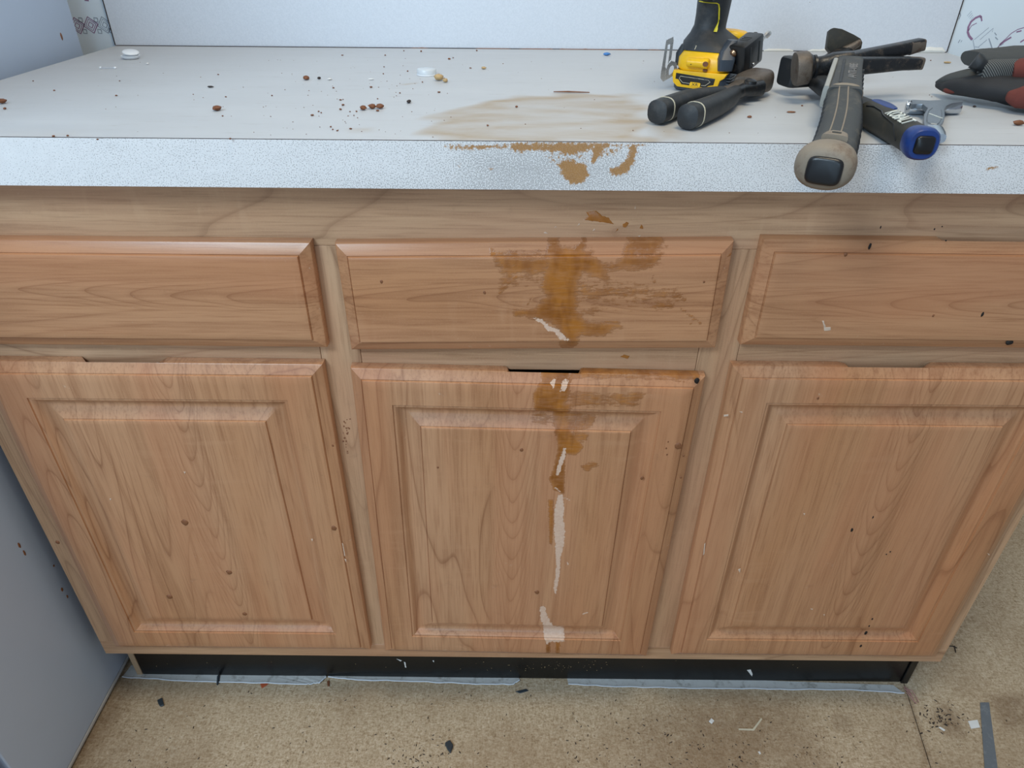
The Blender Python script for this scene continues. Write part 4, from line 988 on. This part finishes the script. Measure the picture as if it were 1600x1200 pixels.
mk('blue_inlay', *loft([sring(bp[i] + Yt * bw[i] * .86 + X * bw[i] * (.25 if X.x > 0 else -.25), X, Yt, r, .0024, 2.5, 16) for i, r in ((9, .002), (10, .0058), (11, .0068), (12, .0072), (13, .0068), (14, .0058))]), 'blue', bhm, 50, bhm.location)
# moulded groove outlines on the flank facing the camera
def on_grip(i, ang, k=1.0):
    f = max(0, min(34.99, i)); j = int(f); c_ = bp[j].lerp(bp[j + 1], f - j); r = bw[j] + (bw[j + 1] - bw[j]) * (f - j)
    Xd = X if X.x < 0 else -X      # towards the camera
    a = R_(ang); ca, sa = math.cos(a), math.sin(a); e = 2.5
    return c_ + Xd * math.copysign(abs(ca) ** (2 / e), ca) * r * k + Yt * math.copysign(abs(sa) ** (2 / e), sa) * r * k
gl = [on_grip(3, -10), on_grip(4, 10), on_grip(5, 30), on_grip(6.5, 34), on_grip(8, 40), on_grip(9, 52), on_grip(11, 52), on_grip(12.5, 40)]
mk('moulded_line', *sweep(gl, [(.0008, .0007)] * len(gl), 2, 6), 'black_plastic', bhm, 50, bhm.location)
# white lettering along the top of the grip
pA, pB = on_grip(2.4, 66, 1.01), on_grip(8.0, 66, 1.01)
xd = (pA - pB).normalized(); nz = (Yt + (X if X.x < 0 else -X) * .40).normalized(); yd = nz.cross(xd).normalized(); nz = xd.cross(yd)
lt = textmesh('KOBALT', .0140, .0003, 'grip_lettering', 'print_white', bhm, Matrix.Translation(-bhm.location) @ frame_mat((pA + pB) / 2 + nz * .0010, xd, yd, nz) @ Matrix.Diagonal((.85, 1.05, 1, 1)), .25)
# head: poll block at left, wedge claw rising behind
p0_ = aty(1284, 112, .232); p1_ = aty(1236, 112, .222)
axb = (p1_ - p0_).normalized(); upb = Vector((0, 0, 1)); db = axb.cross(upb).normalized()
L_ = (p1_ - p0_).length
mk('poll', *loft([sring(p0_ + axb * L_ * t, db, upb, a * .90, b * .92, 7, 24) for t, a, b in ((-.6, .012, .012), (-.1, .012, .013), (.3, .0125, .0125), (.55, .0155, .0165), (1.0, .0160, .0175), (1.15, .0160, .0170), (1.2, .0145, .0155))]), 'black_rubber', bhm, 40, bhm.location)
mk('poll_rim', *loft([sring(p0_ + axb * L_ * t - upb * .001, db, upb, a * .92, b * .92, 4, 24) for t, a, b in ((.86, .0160, .0165), (.90, .0180, .0165), (1.08, .0180, .0165), (1.12, .0160, .015))]), 'black_plastic', bhm, 40, bhm.location)
wy = .255
wp = [(1296, 46), (1303, 43), (1316, 45), (1335, 54), (1345, 60), (1348, 66), (1346, 76), (1330, 84), (1305, 90), (1292, 74)]
V = [aty(u, v, wy) for u, v in wp] + [aty(u, v, wy) + Vector((.004, .016, -.004)) for u, v in wp]; n = len(wp)
mk('blade', V, [tuple(range(n))[::-1], tuple(range(n, 2 * n))] + [(i, (i + 1) % n, n + (i + 1) % n, n + i) for i in range(n)], 'olive', bhm, 40, bhm.location, .0014, 2)
lp_ = [aty(1296, 92, wy + .002), aty(1318, 79, wy - .003), aty(1334, 72, wy - .004), aty(1344, 66, wy - .003)]
mk('blade_lip', *sweep(lp_, [(.0052, .0050), (.0045, .0042), (.0042, .0042), (.003, .0035)], 2.5, 14), 'rust', bhm, 40, bhm.location)
mk('head_body', *sweep([p0_ + Vector((.0, 0, .0)), aty(1303, 100, .242), aty(1322, 88, .255)], [(.0125, .013), (.0125, .0135), (.009, .012)], 3, 20), 'iron', bhm, 40, bhm.location)

# ------------------------------------------------------------------ chrome wrench
wr = empty('adjustable_wrench', ctr(1462, 180), 'small chrome T-shaped adjustable wrench lying beside the blue-ended hammer', 'wrench')
wz0, wz1 = ZT + .0085, ZT + .0135
R3 = lambda pts: S(1400, 140, 13.333, pts)
body = R3([(330, 205), (520, 215), (700, 222), (920, 212), (1000, 200), (1405, 222), (1400, 250), (1180, 275), (1060, 330), (1015, 400), (1020, 520), (1010, 620), (960, 700), (905, 750), (850, 800), (700, 800), (590, 740), (575, 640), (590, 500), (640, 420), (660, 380), (560, 300), (430, 290), (330, 300)])
bpts = [tuple(atz(u, v, wz1)[:2]) for u, v in body]
mk('body', *polyprism(bpts, wz0, wz1), 'chrome_matte', wr, 35, wr.location, .0009, 2)
# curved skirts under the arms
def skirt(u0, u1, vt, vb, name='jaw'):
    rings = []
    for k in range(9):
        u = u0 + (u1 - u0) * k / 8; a = Vector(atz(u, vt, wz1 - .001)); f = math.sin(math.pi * (.08 + .84 * k / 8)) ** .5
        c_ = Vector((a.x, a.y + .004, ZT + .0062)); rings.append(sring(c_, Vector((0, 1, 0)), Vector((0, 0, 1)), .0075 * f + .002, .0060, 2.4, 16))
    return loft(rings)
mk('jaw', *skirt(1424, 1452, 160, 172), 'chrome', wr, 45, wr.location)
mk('jaw', *skirt(1472, 1505, 160, 170), 'chrome', wr, 45, wr.location)
k0, k1 = Vector(atz(1417, 164, ZT + .0085)), Vector(atz(1434, 166, ZT + .0085)); ka = (k1 - k0); kl = ka.length; ka.normalize()
kr = []
for i in range(25):
    t = i / 24; kr.append(sring(k0 + ka * kl * t, ka.cross(Vector((0, 0, 1))).normalized(), Vector((0, 0, 1)), (.0052 if i % 4 in (1, 2) else .0036), (.0052 if i % 4 in (1, 2) else .0036), 2, 16))
mk('worm_screw', *loft(kr), 'chrome', wr, 30, wr.location)
ov = R3([(760, 385), (850, 395), (945, 430), (960, 520), (945, 620), (900, 710), (850, 735), (720, 720), (640, 690), (635, 620), (650, 520), (690, 430)])
opts = [tuple(atz(u, v, wz1)[:2]) for u, v in ov]
n = len(opts); cxo = sum(p[0] for p in opts) / n; cyo = sum(p[1] for p in opts) / n
ins = [(cxo + (x - cxo) * .90, cyo + (y - cyo) * .90) for x, y in opts]
V = [(x, y, wz1 + .0001) for x, y in opts] + [(x, y, wz1 + .0009) for x, y in [(cxo + (x - cxo) * .97, cyo + (y - cyo) * .97) for x, y in opts]] + [(x, y, wz1 + .0002) for x, y in ins]
Fc = [(j * n + i, j * n + (i + 1) % n, (j + 1) * n + (i + 1) % n, (j + 1) * n + i) for j in range(2) for i in range(n)] + [tuple(2 * n + i for i in range(n))]
mk('oval_recess', V, Fc, 'chrome_matte', wr, 25, wr.location)
textmesh('DROP FORGED', .0030, .0002, 'stamped_letters', 'print_white', wr, Matrix.Translation(-wr.location) @ frame_mat((cxo + .0012, cyo, wz1 + .0006), Vector((.12, -1, 0)).normalized(), Vector((1, .12, 0)).normalized(), (0, 0, 1)))
nt = [Vector(atz(u, v, ZT + .0095)) for u, v in ((1457, 203), (1462, 210), (1466, 216))]
mk('neck', *sweep(nt, [(.0090, .0045), (.0080, .0042), (.0062, .004)], 3, 16), 'chrome', wr, 45, wr.location)

# ------------------------------------------------------------------ work glove
gv = empty('work_glove', ctr(1560, 160), 'grey and faded red work glove crumpled at the right end of the worktop', 'glove')
def lump(px, mats, rx, rz, e=2.3, seed=0, amp=.003, name='finger', yb=None, n=26):
    P = path_s([p for p in px], 26); rings = []
    for i, p in enumerate(P):
        t = (P[min(25, i + 1)] - P[max(0, i - 1)]).normalized(); X = t.cross(Vector((0, 0, 1))).normalized(); Y = X.cross(t)
        a = np.interp(i / 25, np.linspace(0, 1, len(rx)), rx); b = np.interp(i / 25, np.linspace(0, 1, len(rz)), rz)
        rg = sring(p, X, Y, a, b, e, n)
        rg = [q + (q - p).normalized() * mnoise.noise(q * 60 + Vector((seed, 0, 0))) * amp for q in rg]
        rings.append(rg)
    return loft(rings)
def gp3(u, v, y): return Vector(aty(u, v, y))
KG = .90
def gl_(px, rx, rz, **k): return lump(px, None, [r * KG for r in rx], [r * KG for r in rz], **k)
mk('palm', *gl_([gp3(1466, 133, .226), gp3(1500, 133, .196), gp3(1545, 137, .172), gp3(1600, 143, .155), gp3(1660, 147, .145)], [.004, .018, .026, .034, .040], [.003, .0105, .0135, .0155, .017], seed=3), 'glove_black', gv, 60, gv.location)
mk('thumb_back', *gl_([gp3(1463, 129, .228), gp3(1488, 124, .212), gp3(1515, 120, .205), gp3(1545, 122, .195)], [.003, .012, .018, .020], [.0025, .0075, .010, .010], seed=9, amp=.002), 'glove_grey', gv, 60, gv.location)
mk('red_patch', *gl_([gp3(1474, 138, .214), gp3(1484, 140.5, .196), gp3(1498, 143, .182)], [.002, .007, .002], [.002, .0045, .002], seed=5, amp=.001), 'glove_red', gv, 60, gv.location)
mk('red_patch', *gl_([gp3(1574, 148, .140), gp3(1592, 151, .132), gp3(1625, 154, .124)], [.004, .012, .016], [.004, .0115, .014], seed=15, amp=.002), 'glove_red', gv, 60, gv.location)
mk('cuff', *gl_([gp3(1520, 91, .200), gp3(1545, 91, .202), gp3(1585, 89, .205), gp3(1640, 87, .212)], [.024, .030, .034, .038], [.0080, .0095, .0105, .012], seed=21, amp=.002), 'glove_grey', gv, 60, gv.location)
mk('cuff_hem', *gl_([gp3(1522, 94, .178), gp3(1529, 98, .176), gp3(1538, 105, .176)], [.006, .008, .005], [.0095, .0085, .006], seed=25, amp=.001), 'black_rubber', gv, 60, gv.location)
mk('ribbed_back', *gl_([gp3(1531, 113, .178), gp3(1550, 112, .176), gp3(1580, 111, .178)], [.010, .014, .014], [.0110, .0135, .014], seed=29, amp=.001, e=3), 'glove_rib', gv, 60, gv.location)
mk('red_patch', *gl_([gp3(1577, 112, .174), gp3(1600, 110, .172), gp3(1650, 110, .178)], [.013, .017, .018], [.0115, .014, .015], seed=31, amp=.0015), 'glove_red', gv, 60, gv.location)

# ------------------------------------------------------------------ small items on the worktop
def lump_geo(p, rx, ry, rz, seed, n=8, m_=5, amp=.35):
    rings = []
    for j in range(m_ + 1):
        ph = math.pi * (j + .35) / (m_ + .7)
        ring = []
        for i in range(n):
            a = 2 * math.pi * i / n; d = Vector((math.sin(ph) * math.cos(a), math.sin(ph) * math.sin(a), math.cos(ph)))
            k = 1 + amp * mnoise.noise(d * 1.6 + Vector((seed * 7.3, 0, 0)))
            ring.append(Vector((p.x + d.x * rx * k, p.y + d.y * ry * k, p.z + rz * 1.0 + d.z * rz * min(k, 1.0))))
        rings.append(ring)
    return loft(rings)
def item(name, u, v, r, mat, label, cat, group=None, plane='c', ry=None, rz=None, seed=None):
    p = ctr(u, v) if plane == 'c' else flr(u, v)
    sd0 = seed if seed is not None else u * .137 + v
    o = mk(name, *lump_geo(Vector((0, 0, 0)), r, ry or r, rz or r * .6, sd0), mat, None, 60)
    o.location = p + Vector((0, 0, .0002)); return tag(o, label, cat, group)
capo = empty('plastic_cap', ctr(205, 92), 'white oval plastic cap standing open near the back left corner of the worktop', 'cap')
q = capo.location
mk('shell', *xf(lathe([(.0060, 0), (.0100, .0006), (.0125, .0030), (.0130, .0048), (.0118, .0046), (.0095, .0025), (.004, .002)], 28), Matrix.Diagonal((1, .85, 1, 1))), 'white_plastic', capo, 50)
mk('raised_lid', *xf(lathe([(.0030, 0), (.0100, .0004), (.0112, .0020), (.0100, .0034), (.004, .0038)], 28), Matrix.Translation((-.0015, .0060, .0060)) @ Matrix.Rotation(R_(7), 4, 'X') @ Matrix.Rotation(R_(8), 4, 'Y')), 'white_plastic', capo, 50)
lid = empty('bottle_cap', ctr(667, 117), 'translucent white round bottle cap lying near the backsplash', 'cap')
mk('skirt', *lathe([(.0125, 0.0), (.0128, .0008), (.0124, .0068), (.0115, .0076), (.004, .0078)], 32), 'milky', lid, 50)
mk('rim', *lathe([(.0129, .0002), (.0133, .0008), (.0129, .0014)], 32), 'white_plastic', lid, 50)
st = empty('clear_stick', ctr(169, 108), 'tiny clear plastic stick with knobbed ends at the worktop\'s left', 'plastic stick')
mk('rod', *sweep([Vector((-.0095, 0, .0016)), Vector((.0095, 0, .0016))], [(.0008, .0008)] * 2, 2, 8), 'clear', st, 50)
for x in (-.0098, .0098): mk('knob', *xf(lump_geo(Vector((0, 0, 0)), .0018, .0016, .0015, 1, amp=.05), Matrix.Translation((x, 0, .0002))), 'white_plastic', st, 60)
item('blue_plastic_chip', 948, 87, .0055, 'blue_chip', 'small blue plastic chip lying near the backsplash', 'plastic chip', rz=.0022, ry=.0035)
sp = mk('wood_splinter', *sweep([Vector((-.021, .001, .0012)), Vector((-.004, -.0003, .0016)), Vector((.021, 0, .0010))], [(.0006, .0005), (.0012, .0009), (.0005, .0005)], 2.5, 8), 'speck_brown')
sp.location = ctr(893, 145.5); tag(sp, 'thin brown wood splinter lying on the pale brown stain', 'splinter')
item('brown_pellet', 340, 173, .0048, 'speck_brown', 'lone brown crumb on the left half of the worktop', 'crumb', rz=.0025)
item('brown_pellet', 5, 162, .0042, 'speck_brown', 'brown crumb at the far left edge of the photo, on the worktop', 'crumb')
item('brown_pellet', 479, 125, .0042, 'speck_brown', 'roundish brown crumb beside a black speck, centre left of worktop', 'crumb')
item('black_pellet', 329, 137, .0036, 'speck_dark', 'flat black speck behind the lone brown crumb', 'speck', ry=.002, rz=.001)
item('black_pellet', 499, 124, .0024, 'speck_dark', 'tiny black speck just right of a roundish brown crumb', 'speck')
item('white_flake', 515, 125, .0030, 'speck_white', 'small white flake in a row with two dark specks', 'flake', rz=.001)
item('white_flake', 580, 125, .0038, 'speck_white', 'narrow white flake on the middle of the worktop, left of the bottle cap', 'flake', rz=.0008, ry=.002)
item('white_flake', 231, 101, .0020, 'speck_white', 'tiny white bead right of the oval plastic cap', 'flake')
item('tan_crumb', 686, 126, .0062, 'speck_tan', 'largest tan crumb in front of the translucent bottle cap', 'crumb', rz=.004)
item('tan_crumb', 696, 129, .0036, 'speck_tan', 'smaller tan crumb touching the largest one by the bottle cap', 'crumb', rz=.0024)
item('tan_crumb', 756, 108, .0036, 'speck_tan', 'tan crumb right of the bottle cap, near the backsplash', 'crumb', rz=.0015)
item('dark_crumb', 639, 161, .0026, 'speck_dark', 'upright dark crumb right of the crumb cluster', 'crumb', ry=.0042)
for i, (u, v, r) in enumerate(((568, 172, .0038), (582, 170, .0040), (594, 170, .0042))):
    item('brown_crumb', u, v, r, 'speck_brown', ['leftmost of three large brown crumbs in a row', 'middle one of three large brown crumbs in a row', 'rightmost of three large brown crumbs in a row'][i], 'crumb', 'large brown crumbs in a row')
item('wood_chip', 1340, 113, .0085, 'speck_brown', 'brown wood chip lying behind the hammer neck', 'wood chip', rz=.0016, ry=.0035)
item('wood_chip', 1480, 99, .0058, 'speck_tan', 'tan wood chip lying left of the glove cuff', 'wood chip', rz=.0012, ry=.003)
item('wood_chip', 1590, 196, .0058, 'speck_brown', 'brown chip at the front right, below the glove', 'wood chip', rz=.0025, ry=.003)
item('black_pellet', 1522, 168, .0018, 'speck_dark', 'black speck between the wrench and the glove', 'speck')
item('rust_flake', 1236, 176, .0048, 'splat', 'thin reddish flake left of the hammer grip', 'flake', rz=.0006, ry=.0028)
grit = []
def gp_(u, v, r): p = ctr(u, v); grit.append(lump_geo(Vector((p.x, p.y, ZT)), r * random.uniform(.7, 1.3), r * random.uniform(.7, 1.3), r * .5, u, 6, 3))
for u, v, r in ((488, 181, 1.6), (498, 175, 1.4), (502, 177, 1.2), (532, 172, 1.8), (536, 165, 1.8), (532, 157, 1.4), (536, 156, 1), (590, 174, 1.8), (557, 175, 1.5), (547, 175, 1), (553, 181, 1), (548, 202, 1.4), (517, 199, 1.3), (520, 203, 1.1),
                (527, 205, 1.1), (580, 137, 1.8), (599, 116, 1.3), (600, 105, 1.1), (637, 112, 1.6), (660, 129, 1.4), (694, 123, 1.2), (686, 145, 1.6), (702, 93, 2.2), (708, 91, 1.4), (625, 146, 1.3), (521, 138, 1.3), (590, 155, 1.2), (735, 107, 1.4),
                (85, 142, 1.3), (52, 127, 1), (187, 127, 1.1), (182, 150, 1.3), (341, 117, 1.3), (353, 152, 1.2), (348, 182, 1.2), (302, 148, 1), (8, 171, 2), (807, 168, 2), (762, 197, 1.6), (1171, 184, 2.2), (1253, 166, 1.5), (1352, 102, 1), (1454, 95, 1.4),
                (425, 150, 1.2), (535, 87, 1.5), (602, 87, 1.6), (631, 80, 1.4), (658, 81, 2.2), (84, 214, 1.6), (106, 213, 1.4), (360, 218, 1.6), (153, 219, 1.4), (745, 80, 2), (786, 100, 1)):
    gp_(u, v, r * .001)
for i in range(150):
    gp_(random.gauss(560, 90) if i % 2 else random.uniform(150, 1480), random.uniform(90, 215), random.uniform(.0003, .0007))
g_ = mk('crumb_grit', *join(grit), 'speck_brown', None, 60); tag(g_, 'fine brown crumbs scattered over the worktop', 'crumbs', kind='stuff')

# ------------------------------------------------------------------ floor remnants and litter
def vin(px_back, px_front, name, label, curl=.003, lipm=True, seed=0):
    root = empty(name, flr(*px_front[0]), label, 'vinyl strip')
    n = 70; B = [Vector(flr(*p)) for p in px_back]; F_ = [Vector(flr(*p)) for p in px_front]
    def samp(L_, t):
        f = t * (len(L_) - 1); j = min(int(f), len(L_) - 2); return L_[j].lerp(L_[j + 1], f - j)
    V, Fc, lip = [], [], []
    for i in range(n + 1):
        t = i / n; b = samp(B, t); f = samp(F_, t); f.y += .0018 * mnoise.noise((t * 22 + seed, 0, 0))
        for k in range(5):
            s = k / 4; p = b.lerp(f, s); V.append((p.x, p.y, .0012 + curl * s * s * (1 + .6 * mnoise.noise((t * 14 + seed, 3, 0)))))
        lip.append(Vector(V[-1]))
    Fc = [(i * 5 + k, i * 5 + k + 1, (i + 1) * 5 + k + 1, (i + 1) * 5 + k) for i in range(n) for k in range(4)]
    N0 = len(V); V += [(x, y, z - .0009) for x, y, z in V]; Fc += [tuple(N0 + a for a in reversed(f)) for f in list(Fc)]
    per = [(i * 5 + 4, (i + 1) * 5 + 4) for i in range(n)] + [(i * 5, (i + 1) * 5) for i in range(n)] + [(k, k + 1) for k in range(4)] + [(n * 5 + k, n * 5 + k + 1) for k in range(4)]
    Fc += [(a, b, N0 + b, N0 + a) for a, b in per]
    mk('sheet', V, Fc, 'vinyl', root, 60, root.location)
    mk('white_edge', *sweep([p + Vector((0, 0, .0002)) for p in lip], [(.0011, .0009)] * (n + 1), 2, 6), 'vinyl_lip', root, 60, root.location)
vin([(205, 1040), (300, 1047), (400, 1049), (508, 1050)], [(192, 1059), (290, 1066), (380, 1068), (480, 1071), (500, 1068), (510, 1059)], 'vinyl_strip', 'dirty white vinyl strip on the floor along the left of the black kick', .002, seed=1)
vin([(512, 1052), (600, 1053), (700, 1055), (810, 1058)], [(513, 1059), (560, 1064), (650, 1066), (740, 1070), (800, 1071), (812, 1064)], 'vinyl_strip', 'white-edged vinyl strip on the floor under the middle door', .0015, seed=5)
vin([(886, 1060), (1000, 1060), (1200, 1064), (1395, 1071)], [(888, 1070), (960, 1074), (1060, 1076), (1200, 1078), (1330, 1079), (1412, 1084)], 'vinyl_strip', 'ragged grey vinyl strip on the floor along the right of the black kick', .0012, seed=9)
def chip(name, px, mat, th, label, cat, group=None):
    P = [flr(*p) for p in px]; c = sum((Vector(p) for p in P), Vector()) / len(P); c.z = 0
    o = mk(name, *polyprism([(p.x - c.x, p.y - c.y) for p in P], .0002, th), mat, None, 30, None, th * .25, 1)
    o.location = c; return tag(o, label, cat, group)
chip('dark_shard', [(246, 1095), (254, 1091), (257, 1103), (251, 1105), (248, 1101)], 'shard', .003, 'small slate-grey shard on the floor near the refrigerator', 'shard')
chip('dark_shard', [(340, 1058), (344, 1056), (343, 1068), (339, 1073)], 'shard', .006, 'slim dark shard leaning on the left vinyl strip', 'shard')
chip('dark_shard', [(695, 1163), (703, 1158), (709, 1167), (704, 1179), (699, 1172)], 'shard', .006, 'black shard at the bottom centre of the floor', 'shard')
chip('orange_fragment', [(407, 1069), (420, 1068), (416, 1072), (409, 1076)], 'orange', .002, 'orange-red fragment on the floor below the left vinyl strip', 'fragment')
chip('brown_fragment', [(511, 1065), (515, 1064), (515, 1073), (512, 1073)], 'speck_brown', .002, 'brown fragment just right of the left vinyl strip', 'fragment')
chip('blue_grey_sliver', [(805, 1081), (822, 1077), (826, 1080), (812, 1084)], 'shard', .002, 'blue-grey plastic sliver on the floor below the middle door', 'sliver')
chip('white_square', [(1512, 1127), (1527, 1125), (1531, 1137), (1517, 1139)], 'speck_white', .0012, 'square white chip beside the duct tape', 'chip')
chip('white_chip', [(1107, 1128), (1111, 1123), (1116, 1127), (1112, 1132)], 'speck_white', .003, 'tiny white triangular chip left of the bent pale sliver', 'chip')
chip('white_chip', [(1184, 1175), (1187, 1174), (1189, 1178), (1187, 1179)], 'speck_white', .0012, 'tiniest white crumb at the bottom edge of the floor', 'chip')
chip('white_sliver', [(1466, 1137), (1469, 1136), (1477, 1141), (1475, 1143)], 'speck_white', .0014, 'thin white sliver on the brown dirt patch', 'sliver')
chip('pale_sliver', [(1154, 1138.5), (1176, 1139), (1189, 1122), (1191, 1124), (1178, 1142), (1154, 1141)], 'cream', .0012, 'bent pale sliver lying on the floor right of centre', 'sliver')
th = mk('pink_thread', *join([sweep([Vector(flr(a, b)) + Vector((0, 0, .0012 + .001 * (i % 2))) for i, (a, b) in enumerate(t)], [(.0008, .0008)] * len(t), 2, 6) for t in
     ([(1413, 1076), (1420, 1084), (1428, 1092)], [(1414, 1078), (1424, 1080), (1431, 1090), (1434, 1098)], [(1416, 1082), (1425, 1094), (1432, 1100)], [(1412, 1073), (1418, 1078), (1424, 1086)])]), 'pink', None, 60)
tag(th, 'tuft of pink threads at the right foot of the kick board', 'thread')
tw = mk('dark_twig', *join([sweep([Vector(flr(a, b)) + Vector((0, 0, .0012)) for a, b in t], [(.0009, .0009)] * len(t), 2, 6) for t in ([(1481, 1010), (1488, 1010), (1495, 1013)], [(1491, 1010), (1493, 1020)])]), 'speck_dark', None, 60)
tag(tw, 'small dark twig on the floor right of the cabinet', 'twig')
# duct tape, wavy along its length
V, Fc = [], []; n = 40
for i in range(n + 1):
    t = i / n; v = 1098 + 130 * t; uL = 1531 + 9 * t; uR = 1545 + 17 * t
    a, b = Vector(flr(uL, v)), Vector(flr(uR, v)); zz = .0012 + .0006 * mnoise.noise((t * 12, 0, 0))
    V += [(a.x, a.y, 0.0002), (a.x, a.y, zz), (b.x, b.y, zz), (b.x, b.y, .0002)]
for i in range(n):
    for k in range(3): Fc.append((i * 4 + k, i * 4 + k + 1, (i + 1) * 4 + k + 1, (i + 1) * 4 + k))
Fc += [(3, 2, 1, 0), (n * 4, n * 4 + 1, n * 4 + 2, n * 4 + 3)]
tag(mk('duct_tape', V, Fc, 'tape', None, 60), 'strip of grey duct tape stuck to the floor at the bottom right', 'tape')
gr2 = []
for i in range(420):
    if i < 60: u, v = random.gauss(1470, 18), random.gauss(1125, 14)
    elif i < 170: u, v = random.uniform(880, 1340), 1200 - abs(random.gauss(0, 42))
    elif i < 230: u, v = random.uniform(600, 720), 1200 - abs(random.gauss(0, 22))
    else: u, v = random.uniform(200, 1590), random.uniform(1080, 1210)
    if v < 1080: continue
    p = flr(u, v); r = random.uniform(.0005, .0014) if i > 60 else random.uniform(.0006, .002)
    a = random.uniform(0, 3.1); g0 = lump_geo(Vector((0, 0, 0)), r * 1.8, r * .6, r * .4, i, 6, 2)
    gr2.append(xf(g0, Matrix.Translation((p.x, p.y, 0)) @ Matrix.Rotation(a, 4, 'Z')))
tag(mk('floor_grit', *join(gr2), 'speck_dark', None, 60), 'dark grit and splinters scattered over the particle board floor', 'grit', kind='stuff')
